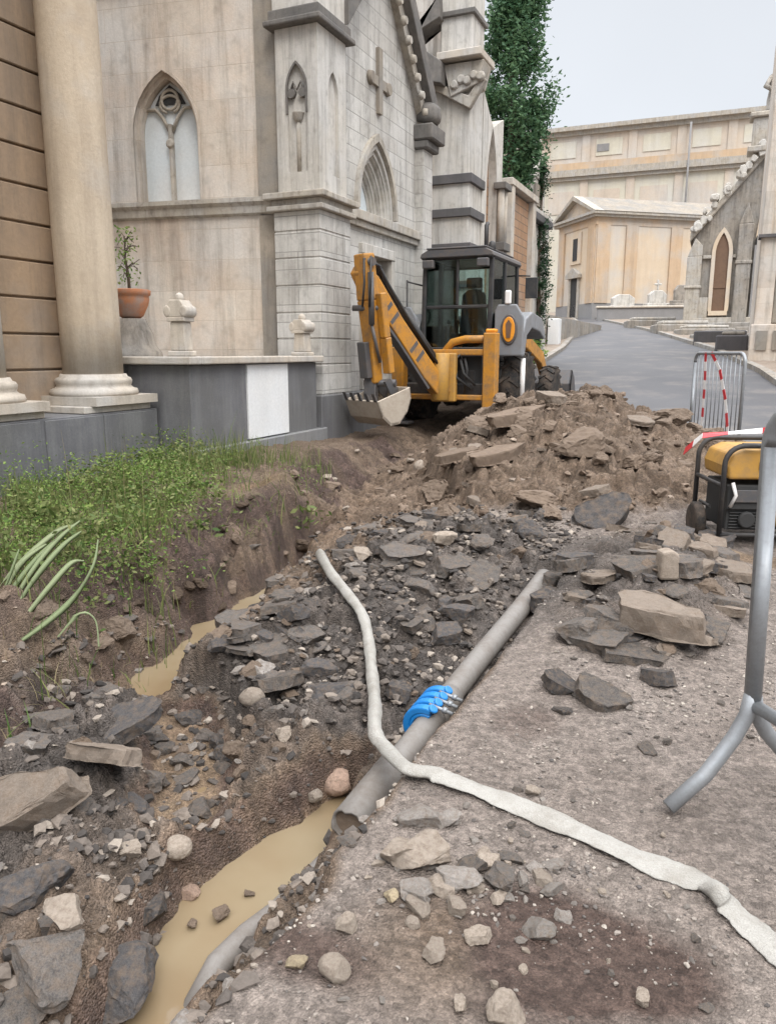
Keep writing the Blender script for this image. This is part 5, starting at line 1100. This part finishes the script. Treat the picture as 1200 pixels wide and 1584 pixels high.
for k in range(4):
    a = .0+.05*k; mb = MB(); shell(mb, a-.017, a+.017, .064, .092, t0_+.05, t1_-.05); mb.tube([cpt(a, t1_-.05 if es_.x < 0 else t0_+.05, .085), cpt(a, (t1_ if es_.x < 0 else t0_), .098)], .020, 10); mb.build('rib', 'blue', cp, True, .010, 2)
for k in range(3):
    a = .025+.05*k; tt = t1_-.1 if es_.x < 0 else t0_+.1; dr_ = -es_*1.0 if es_.x < 0 else es_
    p_ = cpt(a, tt, .090); mb = MB(); mb.tube([p_-dr_*.02, p_+dr_*.075-ez_*.02], .007, 8); mb.tube([p_+dr_*.035-ez_*.009, p_+dr_*.052-ez_*.014], .012, 6); mb.build('bolt', 'galv', cp, True)
# ---------------------------------------------------------------- broken stones, slabs and clods
def rockmesh(name, seed, mat, sx=1, sy=1, sz=1, cuts=14, lo=.55, sub=3, rough_=.03, slab=False):
    kind_round = name in ('round', 'pink'); g = np.random.default_rng(seed); bm = bmesh.new(); bmesh.ops.create_icosphere(bm, subdivisions=sub+1, radius=1)
    V = np.array([v.co[:] for v in bm.verts])
    if slab:
        V[:,:2] *= 1.25
        for k in range(7):
            a = 2*math.pi*(k+g.uniform(-.4,.4))/7; nrm = np.array([math.cos(a), math.sin(a), g.uniform(-.25,.25)]); nrm /= np.linalg.norm(nrm); d = g.uniform(.55,.95); q = V@nrm-d; V -= np.clip(q,0,None)[:,None]*nrm
        t = sz; V[:,2] = np.clip(V[:,2], -t, t*g.uniform(.8,1.1)); V[:,2] += .05*sz*np.sin(V[:,0]*3+seed)
        V += g.normal(size=V.shape)*.007
        V[:,0] *= sx; V[:,1] *= sy
    else:
        for k in range(cuts):
            nrm = g.normal(size=3); nrm /= np.linalg.norm(nrm); d = g.uniform(lo,.95); q = V@nrm-d; V -= np.clip(q,0,None)[:,None]*nrm
        V += g.normal(size=V.shape)*rough_*.22
        V *= np.array([sx,sy,sz])
    from mathutils import noise as mn
    for v, c_ in zip(bm.verts, V):
        q = Vector(c_); k = seed*3.1; am = .05 if kind_round else .10
        v.co = q*(1+am*mn.noise(q*2.2+Vector((k,0,0)))+am*.6*mn.noise(q*5+Vector((0,k,0)))+am*.35*mn.noise(q*11+Vector((0,0,k))))
    me = bpy.data.meshes.new(name); bm.to_mesh(me); bm.free(); me.materials.append(M[mat]); return me
LIB = {}
def lib(kind, mat, n, **kw):
    LIB[kind] = [rockmesh(kind, 100*len(LIB)+i, mat, **{k: (v[i % len(v)] if isinstance(v, (list,tuple)) else v) for k, v in kw.items()}) for i in range(n)]
lib('pale', 'rock_pale', 6, sy=[.8,.9,.7], sz=[.6,.7,.55], cuts=14, lo=.42); lib('round', 'rock_pale', 4, sy=.85, sz=.7, cuts=4, lo=.8, rough_=.012)
lib('grey', 'rock_grey', 7, sy=[.8,.65,.9], sz=[.55,.45,.6], cuts=17, lo=.38); lib('pink', 'rock_pink', 3, sy=.85, sz=.6, cuts=7, lo=.65); lib('yellow', 'rock_yellow', 3, sy=.7, sz=.55)
lib('asph', 'asphalt', 8, sy=[.8,.7,.9], sz=[.5,.4,.6], cuts=17, lo=.36, rough_=.045); lib('dark', 'asphaltdark', 6, sy=[.8,.65], sz=[.5,.6], cuts=16, lo=.38, rough_=.045)
lib('aslab', 'asphalt', 7, slab=True, sz=[.20,.14,.26,.17], sy=[1,.75,.85]); lib('dslab', 'asphaltdark', 4, slab=True, sz=[.2,.28], sy=[.8,.7])
lib('cslab', 'concrete', 6, slab=True, sz=[.16,.22,.13], sy=[.8,.55,.7]); lib('clod', 'clod', 8, sy=[.85,.7,.9], sz=[.6,.5,.7], cuts=16, lo=.4, rough_=.10)
M['clod_dark'] = rockmat('dark_soil', (.075,.052,.038), (.12,.085,.06), (.17,.125,.09), .5, 9, .95, 1.)
lib('clodd', 'clod_dark', 4, sy=[.85,.7], sz=[.7,.6], cuts=14, lo=.4, rough_=.16)
lib('plank', 'clod', 3, slab=True, sz=.13, sy=[.30,.36])
rk = random.Random(21); NROCK = {'n': 0}
def rock(kind, x, y, size, lab, cat, name, rz=None, tx=None, ty=None, sink=.34, dz=0, group=None, v=None):
    me = LIB[kind][rk.randrange(len(LIB[kind])) if v is None else v % len(LIB[kind])]
    o = bpy.data.objects.new(name, me); COL.objects.link(o); zz = np.array([q.co[2] for q in me.vertices]) if 'zmin' not in me else None
    if zz is not None: me['zmin'] = float(zz.min())
    h = -me['zmin']*size
    o.location = (x, y, H(x, y)+h*(1-2*sink)+dz); s_ = size
    o.scale = (s_, s_*rk.uniform(.9,1.1), s_*rk.uniform(.9,1.1))
    o.rotation_euler = (rk.uniform(-.25,.25) if tx is None else tx, rk.uniform(-.25,.25) if ty is None else ty, rk.uniform(0,6.28) if rz is None else rz)
    WM[o.name] = Matrix(); NROCK['n'] += 1
    return tag(o, lab, cat, group)
def rpx(kind, px, py, size, lab, name='stone', cat=None, **kw):
    x, y, z = hit(px, py); return rock(kind, x, y, size, lab, cat or {'stone':'stone','slab':'slab','asphalt_slab':'slab','asphalt_chunk':'rubble','clod':'clod'}.get(name, 'stone'), name, **kw)
# the ones that stand out (photo pixel of the foot, half size in metres)
rpx('round', 390, 1088, .055, 'pale upright rounded stone standing on the dark rubble between pipe and far puddle', rz=.3, tx=.5, sink=.15, v=0)
rpx('pale', 440, 1142, .045, 'small pale egg stone below the upright rounded stone', v=1)
rpx('round', 275, 1328, .050, 'round tan stone at the left rim of the near puddle', sink=.2, v=1)
rpx('pale', 205, 1335, .055, 'long pale tan stone just left of the round tan stone', v=2)
rpx('pale', 100, 1432, .072, 'pale angular stone lying on the big brown block at lower left', v=0, sink=.1, dz=.02)
rpx('pink', 522, 1222, .078, 'big smooth pinkish cobble at the head of the near puddle', sink=.2, v=0)
rpx('pale', 483, 1240, .045, 'flat pale stone touching the pinkish cobble', v=3)
rpx('pink', 292, 1388, .040, 'orange pink brick fragment beside the near puddle', v=1, name='brick_fragment', cat='brick')
rpx('dark', 240, 1420, .080, 'dark square asphalt block just above the bottom left blocks', 'asphalt_chunk', v=1, sink=.2)
rpx('dark', 190, 1530, .135, 'large dark block sitting in the near puddle at bottom left', 'asphalt_chunk', v=2, sink=.25, rz=.5)
rpx('asph', 75, 1510, .13, 'large brown grey block under the pale angular stone', 'asphalt_slab', v=2, sink=.2, tx=.5, ty=.2, rz=.4)
rpx('asph', 40, 1575, .10, 'dark violet grey block in the bottom left corner', 'asphalt_chunk', v=4)
rpx('cslab', 50, 1275, .21, 'big tilted slab with pale gritty face at the left edge', 'slab', v=1, tx=.55, ty=-.35, rz=.5, sink=.12, dz=.04)
rpx('cslab', 165, 1190, .165, 'flat slab propped over a dark hollow beside the tilted gritty slab', 'slab', v=0, tx=.45, ty=.2, rz=2.9, sink=.0)
rpx('dslab', 195, 1140, .15, 'black bent asphalt sheet on top of the propped flat slab', 'asphalt_slab', v=0, tx=.3, ty=-.2, sink=.1, dz=.03)
rpx('asph', 240, 1100, .07, 'dark grey lump at the near end of the far puddle', 'asphalt_chunk', v=2)
rpx('grey', 212, 1040, .055, 'grey stone standing at the left rim of the far puddle', v=1)
rpx('aslab', 370, 1010, .09, 'flat dark slab on the right rim of the far puddle', 'asphalt_slab', v=1, sink=.1)
rpx('dark', 450, 965, .10, 'black angular chunk above the flat dark slab', 'asphalt_chunk', v=3)
rpx('aslab', 435, 1060, .12, 'dark slab behind the upright rounded stone', 'asphalt_slab', v=0, tx=.3, sink=.15)
rpx('asph', 540, 1080, .085, 'dark angular chunk left of the hose where it bends', 'asphalt_chunk', v=5)
rpx('dslab', 620, 1075, .085, 'dark slab lying beside the blue pipe clamp', 'asphalt_slab', v=1)
rpx('dslab', 930, 812, .23, 'black asphalt slab with pale top edge tilted against the spoil heap', 'asphalt_slab', v=0, tx=.75, ty=-.25, rz=.35, sink=.05)
rpx('cslab', 1015, 985, .26, 'thick gravel crusted slab lying nearest the barrier foot, on the road side', 'slab', v=1, tx=.10, ty=.05, rz=-.25, sink=.05, dz=.03)
rpx('aslab', 925, 1085, .115, 'grey asphalt plate lying flat on the gravel right of the pipe clamp', 'asphalt_slab', v=0, tx=.25, ty=.1, rz=.5, sink=.15)
rpx('dslab', 865, 1065, .10, 'black asphalt wedge leaning on the grey asphalt plate', 'asphalt_slab', v=2, tx=.4, rz=2.1, sink=.1)
rpx('dark', 868, 1100, .042, 'small black chunk at the toe of the black asphalt wedge', 'asphalt_chunk', v=0)
rpx('dslab', 1015, 1055, .085, 'thin black pointed asphalt shard on the gravel', 'asphalt_slab', v=3, sink=.2)
rpx('aslab', 980, 1020, .13, 'layered asphalt plate tucked under the thick crusted slab', 'asphalt_slab', v=5, sink=.2)
rpx('aslab', 1000, 1163, .040, 'lone dark flake on the open gravel near the barrier foot', 'asphalt_slab', v=4, tx=.3)
rpx('aslab', 985, 880, .14, 'flat grey plate before the pale block near the generator', 'asphalt_slab', v=3, tx=.2)
rpx('cslab', 925, 895, .15, 'pale dusty slab on the rubble between black slab and crusted slab', 'slab', v=2, tx=.15)
rpx('asph', 900, 970, .10, 'dark chunk between the pipe end and the crusted slab', 'asphalt_chunk', v=6)
rpx('aslab', 620, 865, .16, 'flat grey asphalt plate on the hump by the hose mouth', 'asphalt_slab', v=1, tx=.2, rz=.2, sink=.1)
rpx('pale', 560, 862, .075, 'pale sandstone lump right of the hose mouth', v=4)
rpx('pale', 685, 845, .11, 'pale grey broken stone at the middle of the rubble hump', v=5)
rpx('asph', 740, 850, .12, 'dark rounded lump beside the pale grey broken stone', 'asphalt_chunk', v=0)
rpx('dslab', 690, 990, .10, 'black slab just left of the pipe on the rubble hump', 'asphalt_slab', v=1, tx=.3, sink=.1)
rpx('aslab', 740, 900, .13, 'upper grey plate of the plates leaning left of the pipe end', 'asphalt_slab', v=6, tx=.5, rz=.5)
rpx('round', 650, 728, .085, 'round pale boulder in the brown cut before the digger', v=2, sink=.2)
pb_ = hit(1030, 885)
kb2 = empty('pale_block', (pb_[0], pb_[1], pb_[2]-.03), 'pale upright limestone block standing in front of the generator', 'block', R(25))
mb = MB(); mb.prism([(-.045,0),(.05,0),(.044,.125),(.01,.145),(-.04,.135)], 'y', -.04, .045); mb.build('block', 'rock_pale', kb2, bevel=.012, seg=2)
# heap of loose stones right of the pipe, foreground
for px, py, s_, k, lb in ((622,1330,.085,'pale','tall cream rock, left one of the pair on the foreground stone pile'),(660,1335,.095,'pale','big cream boulder topping the foreground stone pile'),(705,1370,.065,'grey','grey rock right of the big cream boulder'),(650,1270,.07,'grey','grey rock at the upper end of the foreground stone pile'),(690,1275,.055,'grey','second grey rock at the upper end of the foreground pile, below the hose'),(780,1365,.060,'asph','dark blue grey chunk at right of the foreground pile'),(735,1345,.05,'asph','dark chunk in the middle of the foreground pile'),(640,1385,.05,'grey','grey stone at the foot of the big cream boulder'),(705,1415,.04,'pale','pale stone just under the grey rock of the pile'),(742,1455,.042,'pale','upright pale grey stone below the pile'),(672,1480,.040,'pale','pale triangular stone in the brown soil'),(518,1510,.036,'round','oval white grey cobble on the sandy edge'),(462,1498,.030,'yellow','yellowish flat stone left of the oval cobble'),(785,1578,.045,'pale','pale pointed stone at the bottom edge'),(712,1560,.028,'pale','small pale stone left of the pointed stone at the bottom edge'),(992,1555,.028,'pale','pale stone in the damp soil patch, lower right'),(770,1395,.03,'pale','small beige stone right below the pile'),(640,1430,.022,'pale','small cream chip in the soil left of the triangular stone'),(540,1440,.032,'pale','pale stone at the sandy trench lip'),(605,1395,.028,'yellow','buff stone left of the foreground pile')):
    rpx(k, px, py, s_, lb, v=int(px) % 7, sink=.22)
# slabs and planks of old paving on the heap
for px, py, s_, rz, tx, lb in ((800,655,.42,.55,.1,'longest pale paving slab lying along the left crest of the heap'),(770,720,.36,.62,.15,'long paving slab sloping down the left flank of the heap'),(705,715,.28,.5,.1,'shorter paving slab lowest on the left flank of the heap')):
    rpx('plank', px, py, s_, lb, 'slab', rz=rz+.45, tx=tx, ty=-.12, sink=.25, dz=.03)
# loose individuals by zone; alike ones share label and group
def zone(n, kinds, box, sizes, lab, cat, name, group, ok=None, sink=.3):
    k = 0; tries = 0
    while k < n and tries < 6000:
        tries += 1; x = rk.uniform(*box[:2]); y = rk.uniform(*box[2:])
        if ok and not ok(x, y): continue
        if np.min(np.hypot(dp_[:,0]-x, dp_[:,1]-y)) < .055+sizes[0] or abs(x+.95) < .09 and 1.85 < y < 4.2: continue
        s_ = sizes[0]+(sizes[1]-sizes[0])*rk.random()**2.2
        rock(rk.choice(kinds), x, y, s_, lab, cat, name, sink=sink, group=group); k += 1
inpool = lambda x, y: min(float(pdist(np.array([x]), np.array([y]), q)[0]) for q in (NEAR_POOL, FAR_POOL)) < .03
onheap = lambda x, y: math.hypot((x+1.45+.1*(y-7.8))/1.55, (y-7.9)/(2.7 if y < 7.9 else 2.2)) < 1
zone(72, ['asph','aslab','aslab','dark','cslab','dslab','clod'], (-2.2,-.95,2.6,5.2), (.03,.15), 'dark broken asphalt piece on the rubble hump beside the pipe', 'rubble', 'asphalt_chunk', 'broken asphalt on the rubble hump', lambda x, y: not inpool(x, y) and x < -1.0-.0*y)
zone(84, ['aslab','aslab','asph','cslab','dslab','clod'], (-.85,.25,2.9,5.3), (.035,.16), 'broken asphalt plate in the spill right of the pipe', 'rubble', 'asphalt_chunk', 'asphalt plates right of the pipe', lambda x, y: ((x+.30)/.50)**2+((y-4.1)/1.1)**2 < 1)
zone(46, ['clod','clod','cslab','clod'], (-3.1,.1,5.2,8.8), (.10,.26), 'big brown earth lump bedded in the spoil heap', 'clod', 'clod', 'big lumps bedded in the spoil heap', onheap, .38)
zone(80, ['grey','asph','clod','aslab','asph'], (-2.6,-1.5,.9,2.7), (.022,.075), 'rough stone in the muddy rubble left of the puddles', 'stone', 'stone', 'stones left of the puddles', lambda x, y: not inpool(x, y))
zone(46, ['asph','dark','asph','aslab','clod'], (-2.25,-1.0,2.7,5.3), (.09,.17), 'big dark lump of broken tarmac bedded in the rubble hump', 'rubble', 'asphalt_chunk', 'big tarmac lumps in the rubble hump', lambda x, y: not inpool(x, y), .46)
zone(26, ['asph','dark','aslab','asph'], (-2.3,-1.55,1.0,2.5), (.06,.13), 'big dark chunk bedded in the mud left of the near puddle', 'rubble', 'asphalt_chunk', 'big dark chunks left of the near puddle', lambda x, y: not inpool(x, y), .42)
zone(48, ['clodd','clodd','clod'], (-3.5,-2.5,2.3,6.2), (.04,.12), 'dark crumbly clod stuck in the face of the grassy bank', 'clod', 'clod', 'clods in the bank face', lambda x, y: -.12 < x-float(bank_x(y)) < .22, .42)
zone(60, ['grey','clod','asph','clod'], (-1.95,-1.05,2.1,3.1), (.015,.05), 'small stone in the rubble between the two puddles', 'stone', 'stone', 'stones between the puddles', lambda x, y: not inpool(x, y))
zone(45, ['grey','pale','pale','asph'], (-.80,.10,1.15,1.95), (.006,.028), 'small stone scattered on the foreground soil', 'stone', 'stone', 'small stones on the foreground soil')
zone(52, ['grey','asph','pale','grey'], (-.72,-.28,1.42,2.02), (.014,.05), 'loose stone in the foreground pile next to the pipe', 'stone', 'stone', 'stones of the foreground pile')
for px, py, s_, lb in ((385,1415,.022,'small brown stone breaking the surface of the near puddle'),(345,1450,.040,'square brownish stone half sunk in the near puddle'),(300,1460,.025,'yellowish stone at the left rim of the near puddle')):
    rpx('clod' if px < 386 else 'grey', px, py, s_, lb, dz=.07, sink=.2)
zone(14, ['dark','asph','grey'], (-.93,-.82,.95,1.9), (.025,.05), 'dark stone along the broken edge of the trench', 'stone', 'stone', 'stones along the trench edge')
zone(100, ['clod','clod','clod','cslab'], (-3.1,.2,5.1,9.2), (.05,.17), 'brown dusty clod on the spoil heap', 'clod', 'clod', 'clods on the spoil heap', onheap, .25)
zone(24, ['clod','clod','pale'], (-3.6,-2.6,5.3,9.5), (.04,.12), 'earth clod in the cut before the digger', 'clod', 'clod', 'clods before the digger')
zone(40, ['grey','asph','aslab','clod','dark'], (-2.45,-1.5,2.3,3.7), (.025,.085), 'wet dark stone on the slope between the far puddle and the hose', 'rubble', 'asphalt_chunk', 'wet stones on the slope by the far puddle', lambda x, y: not inpool(x, y))
zone(44, ['asph','aslab','grey'], (-.55,.75,1.5,3.2), (.007,.022), 'small dark chip lying loose on the open gravel', 'chip', 'asphalt_chip', 'dark chips on the open gravel', sink=.15)
zone(30, ['clod','clod','asph'], (-2.95,-2.45,2.2,4.8), (.025,.08), 'earth crusted stone at the foot of the grassy bank', 'stone', 'stone', 'stones at the foot of the grassy bank', lambda x, y: not inpool(x, y))
# gravel: far too many to count
def scatter(name, n, box, sizes, mat, dens, seed, parent=None):
    g = np.random.default_rng(seed); base = []
    for i in range(6):
        bm = bmesh.new(); bmesh.ops.create_icosphere(bm, subdivisions=1, radius=1); V = np.array([v.co[:] for v in bm.verts]); F = np.array([[v.index for v in f.verts] for f in bm.faces]); bm.free()
        for k in range(9):
            nrm = g.normal(size=3); nrm /= np.linalg.norm(nrm); q = V@nrm-g.uniform(.35,.75); V -= np.clip(q,0,None)[:,None]*nrm
        base.append((V*np.array([1, g.uniform(.55,1), g.uniform(.28,.65)]), F))
    x = g.uniform(box[0], box[1], n); y = g.uniform(box[2], box[3], n); keep = g.random(n) < dens(x, y); x, y = x[keep], y[keep]; n = len(x)
    z, mk = forms(x, y); s_ = sizes[0]+(sizes[1]-sizes[0])*g.random(n)**3; a = g.uniform(0, 6.28, n); b_ = g.uniform(-.6, .6, n); VV = []; FF = []; TT = []; o_ = 0; wh = g.integers(0, 6, n)
    for i in range(n):
        V, F = base[wh[i]]; ca, sa = math.cos(a[i]), math.sin(a[i]); cb, sb = math.cos(b_[i]), math.sin(b_[i])
        v = V@np.array([[ca,sa,0],[-sa,ca,0],[0,0,1]])@np.array([[1,0,0],[0,cb,sb],[0,-sb,cb]]); VV.append(v*s_[i]+np.array([x[i],y[i],z[i]+s_[i]*.2])); FF.append(F+o_); o_ += len(V); TT.append(np.full(len(V), g.random()))
    return tag(link(name, npmesh(name, np.concatenate(VV), np.concatenate(FF), mat, np.concatenate(TT))), kind='stuff')
def gravmat(name, stops):
    m, n, l, b = newmat(name); a = n.new('ShaderNodeAttribute'); a.attribute_name = 'tint'; t = n.new('ShaderNodeTexCoord').outputs['Object']
    c = ramp(n, l, a.outputs['Fac'], stops); f = noise(n, l, t, 90, 5, .7); c = mix(n, l, .5, c, ramp(n, l, f, [(.3,.5),(.7,1.15)]), 'MULTIPLY')
    l.new(c, b.inputs['Base Color']); b.inputs['Roughness'].default_value = .9; b.inputs['Specular IOR Level'].default_value = .25; bump(n, l, f, b, .5, .006); M[name] = m
gravmat('gravel_mix', [(.0,(.09,.08,.075)),(.4,(.20,.175,.155)),(.75,(.31,.27,.235)),(1.,(.46,.41,.35))])
gravmat('gravel_dark', [(.0,(.05,.045,.042)),(.45,(.115,.098,.086)),(.85,(.20,.165,.137)),(1.,(.36,.31,.26))])
gravmat('gravel_brown', [(.0,(.09,.065,.048)),(.5,(.175,.127,.093)),(.9,(.25,.19,.145)),(1.,(.36,.29,.23))])
T1 = lambda x, y: (pdist(x, y, NEAR_POOL) > .0)*(pdist(x, y, FAR_POOL) > .0)
scatter('gravel', 21000, (-2.7,-.8,.85,5.3), (.004,.042), 'gravel_dark', lambda x, y: T1(x, y)*np.clip(.35+1.1*fbm(x, y, 2.5, 2)+.4*np.exp(-((x+1.4)/.6)**2-((y-3.7)/1.2)**2), .22, 1), 41)
scatter('gravel', 30000, (-.85,1.0,.95,5.2), (.0014,.012), 'gravel_mix', lambda x, y: np.clip(.28+.9*fbm(x, y, 3, 2), .03, 1), 42)
scatter('gravel', 4500, (-3.6,.4,4.9,9.8), (.010,.055), 'gravel_brown', lambda x, y: np.clip(.5+.6*fbm(x, y, 1.5, 2), .1, 1)*(np.hypot((x+1.45)/1.75, (y-7.9)/2.9) < 1.05), 43)
scatter('gravel', 3500, (-3.6,-2.5,1.6,6), (.004,.022), 'gravel_brown', lambda x, y: T1(x, y)*np.clip(.5+.6*fbm(x, y, 2.5, 2), .05, 1)*(x > bank_x(y)-.15)*(x < bank_x(y)+.6), 44)

# ---------------------------------------------------------------- weeds on the bank
M['straw'] = leafmat('straw', (.20,.16,.09), (.34,.28,.16))
def blades(name, x, y, hgt, wid, lean, mat, seed, seg=3):
    g = np.random.default_rng(seed); n_ = len(x); z = forms(x, y)[0]-.01; a = g.uniform(0, 6.28, n_); h = hgt*g.uniform(.35, 1.2, n_)*(.45+1.1*np.clip(.5+fbm(x*1.0, y, 2.6, 3)*1.3, 0, 1.3)); ln_ = lean*g.uniform(.1, 1.2, n_); w_ = wid*g.uniform(.6, 1.3, n_); da = g.uniform(0, 6.28, n_); V = []; F = []
    for k in range(seg+1):
        t = k/seg; cx = x+np.cos(a)*ln_*t*t; cy = y+np.sin(a)*ln_*t*t; cz = z+h*(t-.25*t*t*ln_/np.maximum(h, .01)); ww_ = w_*(1-t**1.5)+.0003
        V.append(np.stack([np.stack([cx-np.cos(da)*ww_, cy-np.sin(da)*ww_, cz], -1), np.stack([cx+np.cos(da)*ww_, cy+np.sin(da)*ww_, cz], -1)], 1))
    V = np.stack(V, 1).reshape(n_, -1, 3); m_ = 2*(seg+1)
    for k in range(seg): F.append(np.arange(n_)[:,None]*m_+np.array([2*k, 2*k+1, 2*k+3, 2*k+2]))
    return tag(link(name, npmesh(name, V.reshape(-1,3), np.concatenate(F), mat, np.repeat(g.random(n_), m_))), kind='stuff')
g = np.random.default_rng(77)
def bankpts(n, dens):
    x = g.uniform(-4.9, -2.2, n); y = g.uniform(1.5, 6.6, n); d = bank_x(y)-x; keep = (d > -.20-.2*(y < 3.2))*(g.random(n) < dens(x, y, d))*(((x+3.35)/.22)**2+((y-5.1)/.3)**2 > .8); return x[keep], y[keep]
x, y = bankpts(34000, lambda x, y, d: np.clip(.32+1.5*fbm(x, y, 2.2, 3), .02, 1)*np.maximum(sst(-.22, .05, d), .5*(y < 3.2))*(1-.75*sst(5.4, 6.4, y))); blades('grass', x, y, .15, .0034, .07, 'grass', 1)
x, y = bankpts(2600, lambda x, y, d: np.clip(.1+1.2*fbm(x+9, y, 1.8, 3), 0, 1)*(1-sst(5, 5.8, y))); blades('grass', x, y, .30, .0034, .18, 'grass', 2, 4); blades('grass', x[::3], y[::3], .34, .0016, .10, 'straw', 5, 4)
xs_ = g.uniform(-3.9, -2.3, 9000); ys_ = g.uniform(1.7, 6.2, 9000); ds_ = bank_x(ys_)-xs_; ks_ = (ds_ > -.30)*(ds_ < .35)*(g.random(9000) < np.clip(.05+.9*fbm(xs_+2, ys_, 2.8, 3), .01, 1)); blades('grass', xs_[ks_], ys_[ks_], .13, .0016, .14, 'straw', 8, 4)
def weeds(name, n, seed, mat, hgt, lf=.016):
    gg = np.random.default_rng(seed); P = []; S_ = []
    x = gg.uniform(-4.75, -2.45, n); y = gg.uniform(1.8, 6.3, n); ok = ((bank_x(y)-x) > -.12)*(gg.random(n) < np.clip(.25+1.4*fbm(x+3, y+2, 1.6, 3), .02, 1))*(1-.6*(y > 5.5) > gg.random(n)); x, y = x[ok], y[ok]; z = forms(x, y)[0]
    for i in range(len(x)):
        h = hgt*gg.uniform(.35, 1.25); k = int(10+60*h/.2); t = gg.random(k); sp = .03+.05*h/.2; P.append(np.stack([x[i]+gg.normal(size=k)*sp, y[i]+gg.normal(size=k)*sp, z[i]+h*t**.7], -1))
    return tag(leaves(name, np.concatenate(P), lf, mat, None, seed+3, .7), kind='stuff')
weeds('undergrowth', 1000, 51, 'weed', .17, .011); weeds('undergrowth', 330, 57, 'grass', .26, .018); weeds('undergrowth', 150, 63, 'weed', .38, .012); weeds('undergrowth', 60, 69, 'grass', .16, .034)
# long pale bent leaves at the left
lp = empty('long_leaved_plant', (*hit(45, 905)[:2], hit(45, 905)[2]-.02), 'plant with long pale bent leaves arching over the weedy bank at the left edge', 'plant')
lx, ly, lz = lp.location
def toward(px, py, D): # a point of the sight line at horizontal distance D
    a = (px-600)/FPX; dv = (792-py)/FPX; c_, s_ = math.cos(PITCH), math.sin(PITCH); yy = c_+dv*s_; t = D/math.hypot(a, yy)
    return Vector(((a*math.cos(YAW)-yy*math.sin(YAW))*t, (a*math.sin(YAW)+yy*math.cos(YAW))*t, CAM_H+(-s_+dv*c_)*t))
FR = [[(-10,1000,3.7),(15,945,3.74),(50,885,3.82),(90,835,3.93),(124,806,4.0)], [(5,985,3.66),(35,925,3.72),(68,878,3.78),(100,842,3.88),(126,822,3.95)], [(-20,930,3.9),(15,890,3.9),(55,850,3.95),(95,818,4.03),(118,812,4.05)], [(20,1000,3.55),(70,965,3.58),(115,925,3.64),(145,875,3.7),(152,835,3.8)], [(5,960,3.8),(15,905,3.85),(40,865,3.9),(72,842,3.95)], [(90,985,3.5),(125,948,3.5),(148,960,3.5),(153,1000,3.45)], [(-15,960,3.75),(20,912,3.8),(60,862,3.9),(108,818,3.98)], [(0,1010,3.6),(40,955,3.66),(80,905,3.72),(112,870,3.8),(130,868,3.82)], [(-25,985,3.7),(0,930,3.76),(18,885,3.8),(30,850,3.85)]]
for pts in FR:
    Q = [toward(*p) for p in pts]; D_ = dense([tuple(q) for q in Q], 4); mb = MB(); n_ = len(D_); vs = []
    for i, p in enumerate(D_):
        d = Vector(D_[min(i+1,n_-1)]-D_[max(i-1,0)]).normalized(); sd = d.cross(Vector((.5,.6,.6))).normalized(); w_ = .0125*math.sin(math.pi*(.12+.83*i/(n_-1)))+.003; up = sd.cross(d)
        vs += [Vector(p)-sd*w_, Vector(p)+up*.004, Vector(p)+sd*w_, Vector(p)-up*.003]
    mb.add(vs, [(4*i+k, 4*i+(k+1)%4, 4*i+4+(k+1)%4, 4*i+4+k) for i in range(n_-1) for k in range(4)], True); o = mb.build('leaf_blade', 'paleleaf', lp, True)
    a = o.data.attributes.new('tint', 'FLOAT', 'POINT'); a.data.foreach_set('value', np.full(len(o.data.vertices), random.random(), np.float32))
